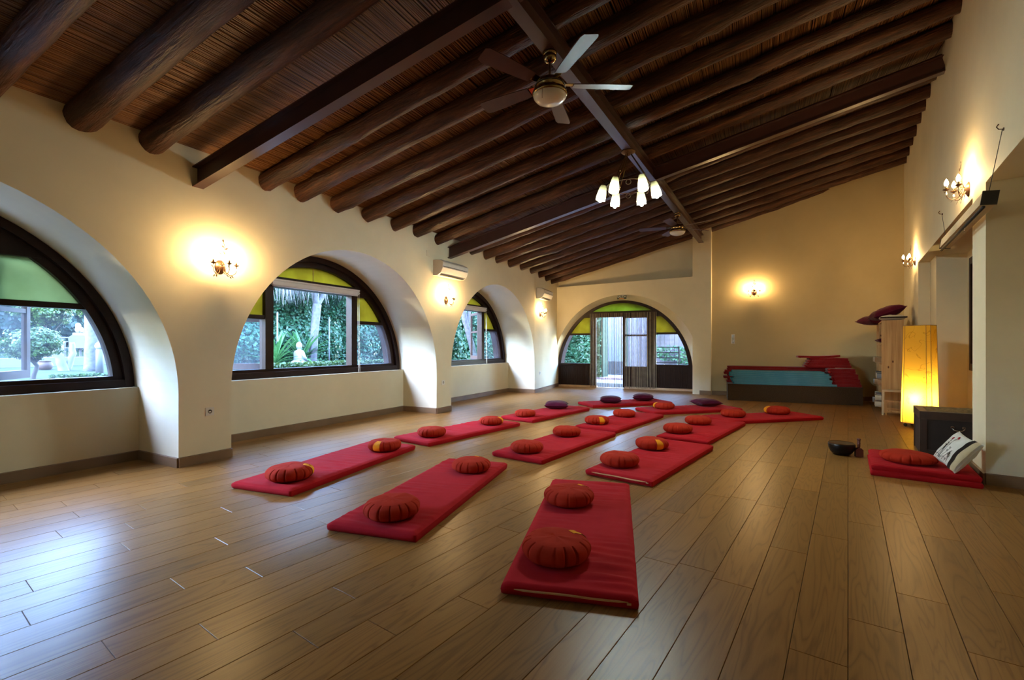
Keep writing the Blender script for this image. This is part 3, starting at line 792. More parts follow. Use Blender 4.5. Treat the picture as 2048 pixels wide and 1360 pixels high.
# round cushions
def zafu_meshes(seed, R=.180, H=.112):
    r = random.Random(seed); n = 208; npl = 16; vs = []; fs = []
    prof = []
    for i in range(15):
        t = i/14; a = -PI/2*.93+t*(PI*.93/2+PI/2*.70)
        prof.append((math.cos(a), math.sin(a)))
    m = MB(); m.smooth = True; vs = []
    ph = [r.uniform(-.09, .09) for _ in range(npl)]; dep = [r.uniform(.6, 1.3) for _ in range(npl)]
    for i, (cx, sz) in enumerate(prof):
        for k in range(n):
            a = 2*PI*k/n; cre = 0
            for q in range(npl):
                d = ((a-(2*PI*q/npl+ph[q])+PI) % (2*PI)-PI)
                cre += dep[q]*math.exp(-(d/.022)**2)
            puff = .002*math.sin(a*npl/2+seed)
            rad = R*(.40+.60*max(0, cx)**.75)
            ck = 0.0 if i == len(prof)-1 else 1.0
            rad -= ck*.016*cre*(max(0, cx)**.8); rad += ck*puff*cx
            lump = .005*mnoise.noise(Vector((math.cos(a)*1.6+seed, math.sin(a)*1.6, 0)))
            z = H*.48+H*.50*math.copysign(abs(sz)**.9, sz)+(lump if sz > -.2 else 0)-(ck*.006*cre*max(0, sz) if cx < .98 else 0)
            vs.append((rad*math.cos(a), rad*math.sin(a), max(0.0, z)))
    N = len(prof); fs = []
    for i in range(N-1):
        for k in range(n): j = (k+1) % n; fs.append((i*n+k, i*n+j, (i+1)*n+j, (i+1)*n+k))
    fs.append(tuple(range(n-1, -1, -1)))
    m.add(vs, fs); body = m.mesh('pleated_side', M_ZAFU)
    top = MB(); top.smooth = True; rim = [vs[(N-1)*n+k] for k in range(n)]
    vt = list(rim); ft = []
    rings = [.9, .7, .45, .2]
    for g in rings:
        for k in range(n):
            x, y, z = rim[k]; lump = .004*mnoise.noise(Vector((x*g*14+seed, y*g*14, 3)))
            vt.append((x*g, y*g, z+.004*(1-g*g)+.0025+lump*(1-g)))
    for i in range(len(rings)):
        for k in range(n): j = (k+1) % n; ft.append((i*n+k, i*n+j, (i+1)*n+j, (i+1)*n+k))
    b = len(rings)*n; vt.append((0, 0, rim[0][2]+.0065)); c_ = len(vt)-1
    for k in range(n): ft.append((b+k, b+(k+1) % n, c_))
    top.add(vt, ft); tp = top.mesh('top_panel', M_ZAFU)
    tg = MB(); pts = []
    for i in range(2, N):
        for dk in (-7, -2, 2, 7):
            x, y, z = vs[i*n+(dk % n)]; rr = math.hypot(x, y)+.004; a = math.atan2(y, x); pts.append((R*(.40+.60*max(0, prof[i][0])**.75)*math.cos(a)*1.0+.004*math.cos(a), (R*(.40+.60*max(0, prof[i][0])**.75)+.004)*math.sin(a), z+.001))
    for g in (.9, .78):
        for dk in (-7, -2, 2, 7):
            x, y, z = rim[dk % n]; pts.append((x*g, y*g, z+.0065))
    ftg = []
    for i in range(N-1):
        for j in range(3): a = i*4+j; ftg.append((a, a+1, a+5, a+4))
    tg.add(pts, ftg); tgm = tg.mesh('carry_band', M_TAG)
    return body, tp, tgm
ZM = [zafu_meshes(i) for i in range(4)]
CAMANG = lambda x, y: math.atan2(-y, -x)
# tag angle is measured from the direction towards the camera, positive = to the right in view; None = hidden
ZAF = [
 ('A1', -1.282, 2.194, 1.03, 128, 'large terracotta round cushion at the zip end of the nearest mat'),
 ('A2', -1.653, 3.009, 1.0, 130, 'terracotta round cushion at the far end of the nearest mat'),
 ('B1', -2.496, 2.087, 1.04, None, 'round cushion without visible band at the near end of the second-nearest mat'),
 ('B2', -2.807, 3.265, .98, 150, 'round cushion at the far end of the second-nearest mat'),
 ('C1', -3.903, 2.152, 1.06, 80, 'round cushion with yellow band, near end of the mat beside the big pier'),
 ('C2', -4.144, 3.364, 1.0, -30, 'round cushion with yellow band facing us, far end of the pier-side mat'),
 ('D1', -4.293, 4.227, 1.0, None, 'plain round cushion, near end of the second mat along the windows'),
 ('D2', -4.233, 5.368, .97, 75, 'round cushion with a yellow band at its right, second mat along the windows'),
 ('E1', -4.255, 6.286, .95, None, 'round cushion in front of the burgundy pillow, third mat along the windows'),
 ('F1', -2.823, 4.203, .99, None, 'round cushion on the near end of the mat behind the front three'),
 ('F2', -2.918, 5.258, 1.0, None, 'round cushion on the far end of the mat behind the front three'),
 ('G1', -3.003, 6.321, 1.0, 25, 'round cushion with yellow band, last mat of the middle row'),
 ('G2', -2.947, 7.216, 1.0, None, 'plain round cushion at the back of the last middle-row mat'),
 ('H1', -1.782, 4.249, 1.02, None, 'round cushion above the pale zip of the second mat in the right row'),
 ('H2', -1.782, 5.16, 1.0, 30, 'round cushion with yellow band, far end of the zipped mat in the right row'),
 ('I1', -1.827, 6.297, 1.03, None, 'round cushion on the near end of the third mat in the right row'),
 ('I2', -1.782, 7.147, 1.02, None, 'round cushion on the far end of the third mat in the right row'),
 ('J1', -1.508, 8.225, 1.04, None, 'plain round cushion on the askew mat nearest the mat stacks'),
 ('J2', -.973, 9.002, 1.1, -62, 'round cushion with yellow edge, far end of the askew mat nearest the stacks'),
 ('K1', -2.728, 8.543, 1.05, -70, 'round cushion beside the burgundy pillow on the middle askew mat'),
 ('M', .46, 5.79, 1.2, None, 'flattened terracotta round cushion on the folded mat by the chest')]
for i, (k, x, y, s, ta, lab) in enumerate(ZAF):
    z = .060 if k != 'M' else .104
    ca = CAMANG(x, y)
    rz = (ca+R_(ta)) if ta is not None else rnd.uniform(0, 6)
    M = TR(x, y, z, rz) @ Matrix.Diagonal((s, s, s if k != 'M' else .85, 1))
    root = empty('round_cushion', M); tag(root, lab, 'cushion', 'terracotta round meditation cushions')
    b, t, g = ZM[i % 4]
    for nm, me in (('pleated_side', b), ('top_panel', t)):
        o = bpy.data.objects.new(nm, me); COL.objects.link(o); o.parent = root
    if ta is not None:
        o = bpy.data.objects.new('carry_band', g); COL.objects.link(o); o.parent = root; o['label'] = 'saffron yellow carry band'

def pillow_mb(S=.42, H=.13, n=22, pinch=.9, seed=1, S2=None):
    S2 = S2 or S; m = MB(); m.smooth = True
    def make(sign):
        def fn(u, v):
            x = u*2-1; y = v*2-1
            k = (1-abs(x)**2.4)*(1-abs(y)**2.4); h = max(0, k)**.45
            px = x*(1-.10*(1-abs(y)**2)*abs(x)**3); py = y*(1-.10*(1-abs(x)**2)*abs(y)**3)
            wr = .012*mnoise.noise(Vector((x*2.3+seed, y*2.3, sign)))*h
            return (px*S/2, py*S2/2, sign*H/2*h+wr)
        return fn
    m.grid(make(1), n, n); m.grid(make(-1), n, n, flip=True); return m
def piping_mb(S, S2=None):
    S2 = S2 or S; m = MB(); pts = []
    n = 18
    def f(x, y): return ((x*(1-.10*(1-abs(y)**2)*abs(x)**3))*S/2, (y*(1-.10*(1-abs(x)**2)*abs(y)**3))*S2/2, 0)
    for i in range(n): pts.append(f(-1+2*i/n, -1))
    for i in range(n): pts.append(f(1, -1+2*i/n))
    for i in range(n): pts.append(f(1-2*i/n, 1))
    for i in range(n): pts.append(f(-1, 1-2*i/n))
    m.tube(pts, .004, 6, closed=True); m.sm = [True]*len(m.f); return m
pw = pillow_mb(.43, .14).mesh('cover', M_PURPLE); pp = piping_mb(.43).mesh('piping', M_PURPLE)
for (x, y, rz, lab) in ((-4.33, 7.42, R_(28), 'burgundy square pillow on the third mat along the windows'),
                        (-2.2, 9.40, R_(45), 'burgundy square pillow on the middle askew mat'),
                        (-3.88, 8.80, R_(24), 'burgundy square pillow on the curtain-side mat, the one nearer the windows'),
                        (-3.50, 9.60, R_(20), 'burgundy square pillow closest to the string curtain')):
    root = empty('square_pillow', TR(x, y, .128, rz)); tag(root, lab, 'pillow', 'burgundy pillows on the far mats')
    for nm, me in (('cover', pw), ('piping', pp)):
        o = bpy.data.objects.new(nm, me); COL.objects.link(o); o.parent = root

# teacher's corner
root = empty('folded_mat', TR(.545, 5.885, 0)); tag(root, 'thick crimson mat folded double beside the white pillar', 'mat')
for nm, z0, dxy in (('lower_layer', 0, 0), ('upper_layer', .052, .012)):
    o = bpy.data.objects.new(nm, mat_mesh(20+int(z0*100), .75-dxy, .82-dxy, .052)); COL.objects.link(o); o.parent = root; o.location = (0, 0, z0)
root = empty('singing_bowl', TR(-.058, 6.33, 0)); tag(root, 'dark metal singing bowl standing on the open floor', 'bowl')
m = MB(); m.lathe([(.055, 0), (.075, .004), (.105, .035), (.124, .08), (.128, .115), (.124, .128), (.118, .128)], 40); m.sm = [True]*len(m.f); m.build('shell', M_BOWL, root)
m = MB(); m.lathe([(.118, .128), (.112, .09), (.09, .03), (.0001, .012)], 40, cap=False); m.sm = [True]*len(m.f); m.build('inside', M_BOWL, root)
m = MB(); m.tube([(.1215*math.cos(2*PI*i/40), .1215*math.sin(2*PI*i/40), .128) for i in range(40)], .004, 6, closed=True); m.build('rim', M_BRONZE, root)
root = empty('wooden_striker', TR(.095, 6.32, 0, .3)); tag(root, 'small red-brown wooden striker standing upright beside the bowl', 'striker')
m = MB(); m.prism([(-.034, 0), (.034, 0), (.034, .075), (.016, .094), (-.016, .094), (-.034, .075)], -.028, .028); m.build('block', M_MALLET, root)
m = MB(); m.lathe([(.014, .09), (.012, .105), (.016, .115), (.013, .128), (.017, .142), (.013, .155), (.016, .166), (.012, .172), (.019, .180), (.017, .194), (.008, .198)], 16); m.sm = [True]*len(m.f); m.build('handle', M_MALLET, root)
# printed cushion leaning on the pillar
e1 = Vector((.10, -.3345, -.0496)).normalized(); e2 = Vector((.175, .015, .2495)); e2 = (e2-e1*e2.dot(e1)).normalized(); e3 = e1.cross(e2)
Mc = Matrix(((e1.x, e2.x, e3.x, .785), (e1.y, e2.y, e3.y, 5.667), (e1.z, e2.z, e3.z, .262), (0, 0, 0, 1)))
root = empty('printed_cushion', Mc); tag(root, 'white cushion printed with flower stalks, leaning against the pillar', 'cushion')
S = .37; S2 = .325; pm_ = pillow_mb(S, .13, 26, seed=4, S2=S2)
def pz(x, y, off=.002):
    x /= S/2; y /= S2/2; k = (1-abs(x)**2.4)*(1-abs(y)**2.4); h = max(0, k)**.45
    return .065*h+.012*mnoise.noise(Vector((x*2.3+4, y*2.3, 1)))*h+off
pm_.build('cover', M_LINEN, root)
m = MB(); m.smooth = True
m.grid(lambda u, v: ((lambda x, y: (x, y, pz(x, y, .0025)))((.52+.20*u)*S/2, (v*2-1)*.955*S2/2)), 4, 22); m.build('black_band', M_BLACKC, root)
m = MB(); m.smooth = True
m.grid(lambda u, v: ((lambda x, y: (x, y, pz(x, y, .0035)))((.72+.235*u)*S/2, (v*2-1)*.955*S2/2)), 4, 22); b = m.build('side_border', M_LINEN2, root); b['label'] = 'beige border strip'
m = MB(); heads = []
for i in range(9):
    k_ = S2/.40
    y0 = -.12; x0 = (-.135+.024*i)*k_; L = [.14, .17, .24, .2, .27, .16, .13, .11, .09][i]*k_; pts = []
    for j in range(9):
        t = j/8; x = x0+.02*math.sin(t*2+i)+.02*t; y = -.15*k_+L*t; pts.append((x, y, pz(x, y, .0006)))
    m.tube(pts, .0012, 5)
    for q in (5, 7):
        x, y, z = pts[q]; m.leaf((x, y, z+.002), (.6*(-1)**i, .8, .05), (0, 0, 1), .025, .010)
    if i in (2, 4): heads.append((pts[-1][0], pts[-1][1]+.008))
pts = [((-.15+.22*j/10)*k_, (-.125+.012*math.sin(j))*k_, pz((-.15+.22*j/10)*k_, -.125*k_, .0015)) for j in range(11)]; m.tube(pts, .0016, 5)
m.build('stalk_print', M_PRINT, root)['kind'] = 'stuff'
for (x, y) in heads:
    hd = MB(); hd.sphere((x, y, pz(x, y, 0)), .013, 10, 6, (1, 1.3, .3)); h_ = hd.build('flower_print', M_PRINTR, root); h_['label'] = 'red printed flower head'

# chest
root = empty('wooden_chest', TR(.655, 6.84, 0)); tag(root, 'dark walnut chest with woven top, half inside the alcove', 'chest')
CWX, CDY, CHZ = .79, .60, .485
m = MB(); m.box(0, CWX, 0, CDY, .0, CHZ-.09); m.build('body', M_CHEST, root)
m = MB(); m.box(-.012, CWX+.012, -.012, .05, CHZ-.088, CHZ-.004).box(-.012, CWX+.012, CDY-.05, CDY+.012, CHZ-.088, CHZ-.004).box(-.012, .06, .05, CDY-.05, CHZ-.088, CHZ-.004).box(CWX-.06, CWX+.012, .05, CDY-.05, CHZ-.088, CHZ-.004)
lid = m.build('lid', M_CHEST2, root)
m = MB(); m.box(.06, CWX-.06, .05, CDY-.05, CHZ-.03, CHZ-.01); m.build('woven_panel', M_WOVEN, lid)
m = MB()
for i in range(16):
    yy = .06+i*(CDY-.12)/15; m.tube([(.06+j*(CWX-.12)/8, yy, CHZ-.008+.003*(-1)**(i+j)) for j in range(9)], .008, 5)
m.build('cane_strands', M_WOVEN, lid)['kind'] = 'stuff'
for x in (.0, CWX-.05): MB().box(x, x+.05, -.010, .0, 0, CHZ-.09).build('corner_stile', M_CHEST2, root)
MB().box(.05, CWX-.05, -.008, 0, 0, .06).build('plinth_rail', M_CHEST2, root)
MB().box(-.008, 0, 0, .05, 0, CHZ-.09).build('side_stile', M_CHEST2, root); MB().box(-.008, 0, CDY-.05, CDY, 0, CHZ-.09).build('side_stile', M_CHEST2, root)
h = MB(); hx, hz = .30, .325
h.tube([(hx-.045, -.012, hz), (hx-.048, -.028, hz-.012), (hx-.03, -.034, hz-.028), (hx, -.036, hz-.032), (hx+.03, -.034, hz-.028), (hx+.048, -.028, hz-.012), (hx+.045, -.012, hz)], .005, 8)
hb = h.build('handle', M_STEEL, root, smooth=True)
for s in (-1, 1):
    q = MB(); q.lathe([(.015, 0), (.014, .004), (.008, .008)], 14, Matrix.Translation((hx+s*.045, -.008, hz)) @ Matrix.Rotation(PI/2, 4, 'X')); q.build('rosette', M_BRONZE, hb)

# paper floor lamp
root = empty('floor_lamp', TR(.86, 9.13, 0, R_(-27))); tag(root, 'tall glowing yellow paper floor lamp on small casters', 'lamp')
zb, zt = .065, 1.50
def lsec(k): 
    a = .19*k; c_ = .045*k
    return [(-a+c_, -a*.8), (a-c_, -a*.8), (a, -a*.8+c_), (a, a*.8-c_), (a-c_, a*.8), (-a+c_, a*.8), (-a, a*.8-c_), (-a, -a*.8+c_)]
m = MB(); N = 14
vs = [];
for i in range(N+1):
    t = i/N; k = 1.0-.14*t
    vs += [(x, y, zb+(zt-zb)*t) for x, y in lsec(k)]
fs = []
for i in range(N):
    for k in range(8): j = (k+1) % 8; fs.append((i*8+k, i*8+j, (i+1)*8+j, (i+1)*8+k))
m.add(vs, fs); m.build('paper_shade', M_PAPER, root)
b0, b1 = lsec(1.0), lsec(.86)
for k in (0, 1, 2, 3, 4, 5, 6, 7):
    MB().tube([(b0[k][0]*1.004, b0[k][1]*1.004, zb), (b1[k][0]*1.004, b1[k][1]*1.004, zt)], .0035, 5).build('edge_rib', M_LAMPWOOD, root)
m = MB(); m.tube([(x*1.003, y*1.003, zt) for x, y in b1], .005, 5, closed=True); m.build('top_rim', M_LAMPWOOD, root)
m = MB(); m.prism([(x*.96, y*.96) for x, y in b0], zb-.012, zb+.006, axis='z'); m.build('base_board', M_LAMPWOOD, root)
for sx in (-1, 1):
    for sy in (-1, 1):
        m = MB(); m.sphere((sx*.13, sy*.105, .024), .024, 12, 8); m.tube([(sx*.13, sy*.105, .04), (sx*.13, sy*.105, zb-.01)], .006, 6); m.build('caster', M_DARKSLOT, root, smooth=True)
m = MB(); m.tube([(0, 0, zb), (0, 0, .36)], .012, 8); m.build('lamp_holder', M_WHITE, root)
m = MB(); m.sphere((0, -.02, .42), .05, 16, 10, (1, 1, 1.2)); m.build('bulb', M_LBULB, root, smooth=True)

# pine bookcase with blankets
BX0, BX1, BY0, BY1, BH = .49, .80, 10.72, 12.55, 1.66
root = empty('pine_bookcase', TR(0, 0, 0)); tag(root, 'knotty pine open bookcase against the right wall', 'bookcase')
MB().box(BX0, BX1, BY0, BY0+.03, 0, BH).build('side_panel', M_PINE, root); MB().box(BX0, BX1, BY1-.03, BY1, 0, BH).build('side_panel', M_PINE, root)
MB().box(BX0, BX1, BY0+.9, BY0+.93, 0, BH-.03).build('partition', M_PINE, root)
MB().box(BX1-.012, BX1, BY0+.03, BY1-.03, 0, BH).build('back_panel', M_PINE, root)
for z in (.06, .46, .86, 1.22, BH-.03): MB().box(BX0+.004, BX1-.012, BY0+.03, BY1-.03, z, z+.025).build('shelf_board', M_PINE, root)
def roll(x, y, z, r, L, mat, lab, rz=0):
    rt = empty('rolled_blanket', TR(x, y, z, rz)); tag(rt, lab, 'blanket', 'rolled blankets in the pine bookcase')
    m = MB(); m.smooth = True
    pts = []; turns = 3.2; n = 60
    sp = []
    for i in range(n+1):
        t = i/n; a = t*turns*2*PI; rr = r*(.18+.82*t); sp.append((rr*math.cos(a), rr*math.sin(a)))
    vs = []; fs = []; th = r*.11
    for i, (py, pz_) in enumerate(sp):
        l = math.hypot(py, pz_); k = (l-th)/l
        vs += [(0, py, pz_+r), (L, py, pz_+r), (L, py*k, pz_*k+r), (0, py*k, pz_*k+r)]
    for i in range(n):
        a = i*4; b = a+4
        fs += [(a, a+1, b+1, b), (a+2, a+3, b+3, b+2), (a+3, a, b, b+3), (a+1, a+2, b+2, b+1)]
    m.add(vs, fs); m.build('cloth_roll', mat, rt)
    q = MB(); q.smooth = True; q.tube([(.03, r*.0, r), (L-.03, 0, r)], r*.2, 8); q.build('core', mat, rt)
rr = random.Random(11); cn = 0
WORDS = ['grey', 'tan', 'blue-grey', 'cream']
SHN = {.085: 'bottom shelf', .485: 'second shelf', .885: 'third shelf'}
for zi, z in enumerate((.085, .485, .885)):
    for col in range(7):
        for lev in range(2 if zi != 2 else 1):
            y = BY0+.125+col*.125+(.0 if col < 6 else .12)
            if zi == 2 and col < 3: continue
            r = rr.uniform(.052, .060); mi = rr.randrange(4)
            y += rr.uniform(-.008, .008)
            roll(BX0-rr.uniform(.03, .10), y, z+lev*.118, r, .34, M_ROLLS[mi],
                 '%s rolled blanket on the %s, %s in %s from the near side panel' % (WORDS[mi], SHN[z], ('lower layer', 'upper layer')[lev], ('first', 'second', 'third', 'fourth', 'fifth', 'sixth', 'seventh')[col]))
pk = pillow_mb(.42, .12, 18, seed=8).mesh('cover', M_PURPLE)
for (x, y, z, rx2, ry, rz, lab) in ((.585, 11.32, 1.83, 0, R_(-22), .2, 'large burgundy pillow lying on top of the pine bookcase'), (.47, 12.12, 1.735, 0, R_(-6), .5, 'smaller-looking burgundy pillow at the far end of the bookcase top')):
    rt = empty('square_pillow', Matrix.Translation((x, y, z)) @ Matrix.Rotation(rz, 4, 'Z') @ Matrix.Rotation(ry, 4, 'Y') @ Matrix.Diagonal((1.25, 1.2, 1.75, 1))); tag(rt, lab, 'pillow', 'pillows kept on the bookcase')
    o = bpy.data.objects.new('cover', pk); COL.objects.link(o); o.parent = rt
    o = bpy.data.objects.new('piping', pp); COL.objects.link(o); o.parent = rt; o.scale = (.42/.43,)*3
rt = empty('square_pillow', TR(.655, 10.98, 1.715, .05)); tag(rt, 'white pillow with a black stripe on top of the bookcase', 'pillow', 'pillows kept on the bookcase')
pillow_mb(.40, .10, 18, seed=3).build('cover', M_LINEN, rt)
m = MB(); m.box(-.19, .19, -.196, -.150, -.012, .012); m.build('black_stripe', M_BLACKC, rt)
for (y, z, lab) in ((10.95, 1.28, 'burgundy pillow standing on the upper shelf nearest the side panel'), (11.25, 1.285, 'second burgundy pillow on the upper shelf')):
    rt = empty('square_pillow', TR(.60, y, z+.02, .1) @ Matrix.Diagonal((.85, .6, .7, 1))); tag(rt, lab, 'pillow', 'pillows kept on the bookcase')
    o = bpy.data.objects.new('cover', pk); COL.objects.link(o); o.parent = rt
# step stool
root = empty('step_stool', TR(.66, 10.50, 0, R_(-2))); tag(root, 'small pale wooden step stool in front of the bookcase side', 'stool')
MB().box(-.17, .17, -.10, .13, .405, .43).build('top_step', M_WHITEWOOD, root)
MB().box(-.155, .155, -.17, -.03, .235, .255).build('lower_step', M_PINE, root)
for s in (-1, 1):
    m = MB(); m.add([(s*.14, -.08, .405), (s*.165, -.08, .405), (s*.165, -.05, .405), (s*.14, -.05, .405), (s*.155, -.14, 0), (s*.18, -.14, 0), (s*.18, -.10, 0), (s*.155, -.10, 0)], [(0, 1, 2, 3), (7, 6, 5, 4), (0, 4, 5, 1), (1, 5, 6, 2), (2, 6, 7, 3), (3, 7, 4, 0)]); m.build('leg', M_WHITEWOOD, root)
    MB().box(s*.16-.012, s*.16+.012, .09, .12, 0, .405).build('leg', M_WHITEWOOD, root)
    MB().box(s*.12-.012, s*.12+.012, -.16, -.135, 0, .235).build('front_leg', M_PINE, root)
MB().box(-.15, .15, -.162, -.14, .06, .09).build('stretcher', M_PINE, root); MB().box(-.15, .15, -.162, -.14, .11, .125).build('stretcher', M_PINE, root)

# ------------------------------------------------------------------ bench with stacked mats
AB = math.atan(.22); MBN = TR(-2.17, 11.23, 0, AB)
root = empty('carpeted_platform', MBN); tag(root, 'long low platform covered in brown carpet below the mat stacks', 'platform')
BL = 2.47
MB().box(0, BL, 0, .95, .0, .352).build('carpet_box', M_CARPET, root)
MB().box(-.004, BL+.004, -.006, .955, .352, .362).build('carpet_top', M_CARPET, root)
br = random.Random(21)
def folded_mat(x, y, z, L, D, t, mat, lab, grp, edge=None, tilt=0, curl=0):
    rt = empty('folded_mat', MBN @ TR(x, y, z, br.uniform(-.006, .006))); tag(rt, lab, 'mat', grp)
    m = MB(); m.smooth = False; n = 14
    pr_ = []
    def zz(u): return curl*max(0, u-.6)**2*4+tilt*u+.002*math.sin(u*9+x)
    for half in (0, 1):
        vs = []; fs = []
        for i in range(n+1):
            u = i/n; X = L*u; z0 = half*t*.5+zz(u)+.0008; z1 = z0+t*.5-.0016
            if i == 0 and half == 0: pass
            vs += [(X, 0, z0), (X, D, z0), (X, D, z1), (X, 0, z1)]
        for i in range(n):
            a = i*4; b = a+4; fs += [(a, b, b+3, a+3), (a+1, a+2, b+2, b+1), (a+3, b+3, b+2, a+2), (a, a+1, b+1, b)]
        fs += [(0, 3, 2, 1), (n*4, n*4+1, n*4+2, n*4+3)]
        m2 = MB(); m2.add(vs, fs); o = m2.build('folded_layer', mat, rt)
        if edge is not None:
            e = MB(); e.tube([(L*i/n, -.001, half*t*.5+zz(i/n)+t*.41) for i in range(n+1)], .0035, 5); e.build('edge_binding', edge, rt)
    f = MB(); f.tube([(0, 0, t*.5), (0, D, t*.5)], t*.5, 8); f.build('fold', mat, rt, smooth=True)
    return rt
nb = 7; tb = .0425; z = .362
ORD = ['lowest', 'second lowest', 'third', 'fourth', 'fifth', 'sixth', 'seventh', 'eighth', 'ninth', 'topmost']
for i in range(nb):
    j = [0.03, .0, -.02, .03, -.05, -.045, .0][i]
    folded_mat(.10+j, .03+br.uniform(-.01, .01), z, 1.80+[.13, .05, .07, .0, .06, .02, -.08][i]-j*.6, .42, tb, M_BLUE, '%s blue foam mat folded in the front stack' % (ORD[i] if i < nb-1 else 'topmost'), 'blue mats on the platform', M_BLUE_E); z += tb
z = .362
for i in range(8):
    folded_mat(-.02+br.uniform(-.04, .05), .48+br.uniform(-.01, .01), z, 2.05+br.uniform(-.03, .04), .42, .046, M_REDMAT, '%s long red mat in the rear stack behind the blue ones' % (ORD[i] if i < 7 else 'topmost'), 'long red mats on the platform'); z += .047
z = .362
for i in range(7):
    folded_mat(2.00+br.uniform(-.01, .015)-.012*i, .04+br.uniform(-.012, .012), z, .46-.006*i, .40, .052, M_REDMAT, '%s short red mat in the stack at the right end of the platform' % (ORD[i] if i < 6 else 'topmost'), 'short red mats on the platform'); z += .0525
z2 = .362+8*.047
for i in range(4):
    folded_mat(1.55+.03*i, .30+br.uniform(-.01, .01), z2+.003, .80-.05*i, .44, .050, M_REDMAT, '%s red mat in the crosswise heap on top of the stacks' % (['lowest', 'second', 'third', 'upper'][i]), 'red mats heaped on top'); z2 += .051
folded_mat(1.43, .28, z2+.001, .72, .44, .044, M_REDMAT, 'loose red mat with an upturned end crowning the heap', 'red mats heaped on top', None, .0, .04)

# ------------------------------------------------------------------ string curtain on the garden door
root = empty('string_curtain', TR(DCX, ydoor(DCX), 0, ATH)); tag(root, 'tan and brown string curtain hanging across the garden door', 'curtain')
x0, x1 = dx(-6.06), dx(-4.24)
MB().box(x0, x1, -.06, -.03, 2.13, 2.16).build('rail', M_FRAME, root)
for nm, mt, sd in (('tan_strings', M_STRING1, 1), ('dark_strings', M_STRING2, 2)):
    r = random.Random(sd); m = MB(); n = 62
    for i in range(n):
        x = x0+(x1-x0)*(i+r.random())/n; wv = r.uniform(.0028, .0042); xo = x; y = -.045+r.uniform(-.006, .006)
        vs = []; zb_ = .015+r.uniform(0, .03)
        for j in range(5):
            t = j/4; zz_ = 2.13-(2.13-zb_)*t; xx = xo+r.uniform(-.004, .004)*t
            vs += [(xx-wv, y-.0015, zz_), (xx+wv, y-.0015, zz_), (xx+wv, y+.0015, zz_), (xx-wv, y+.0015, zz_)]
        fs = []
        for j in range(4):
            a = j*4
            for q in range(4): fs.append((a+q, a+(q+1) % 4, a+4+(q+1) % 4, a+4+q))
        m.add(vs, fs)
    m.build(nm, mt, root)['kind'] = 'stuff'
# exit sign
sx = -4.995; root = empty('exit_sign', TR(sx, yfront(sx), 2.525, math.atan(.035))); tag(root, 'small dark exit sign reading SALIDA above the door arch', 'sign')
MB().box(-.13, .13, -.022, 0, -.05, .05).build('sign_plate', M_SIGN, root)
fc = bpy.data.curves.new('lettering', 'FONT'); fc.body = 'SALIDA'; fc.size = .075; fc.align_x = 'CENTER'; fc.extrude = .001
tmp = bpy.data.objects.new('lettering_curve', fc); COL.objects.link(tmp); bpy.context.view_layer.update()
lm = bpy.data.meshes.new_from_object(tmp.evaluated_get(bpy.context.evaluated_depsgraph_get())); lm.name = 'lettering'
bpy.data.objects.remove(tmp, do_unlink=True); lm.materials.clear(); lm.materials.append(M_SIGNW)
fo_ = bpy.data.objects.new('lettering', lm); COL.objects.link(fo_); fo_.parent = root
fo_.matrix_local = Matrix.Translation((0, -.0235, -.012)) @ Matrix.Rotation(PI/2, 4, 'X')
MB().box(-.07, .07, -.026, -.022, -.043, -.025).build('pilot_lamp', M_SIGNO, root)
MB().box(-.135, .135, -.024, 0, .05, .058).build('top_edge', M_WHITE, root)

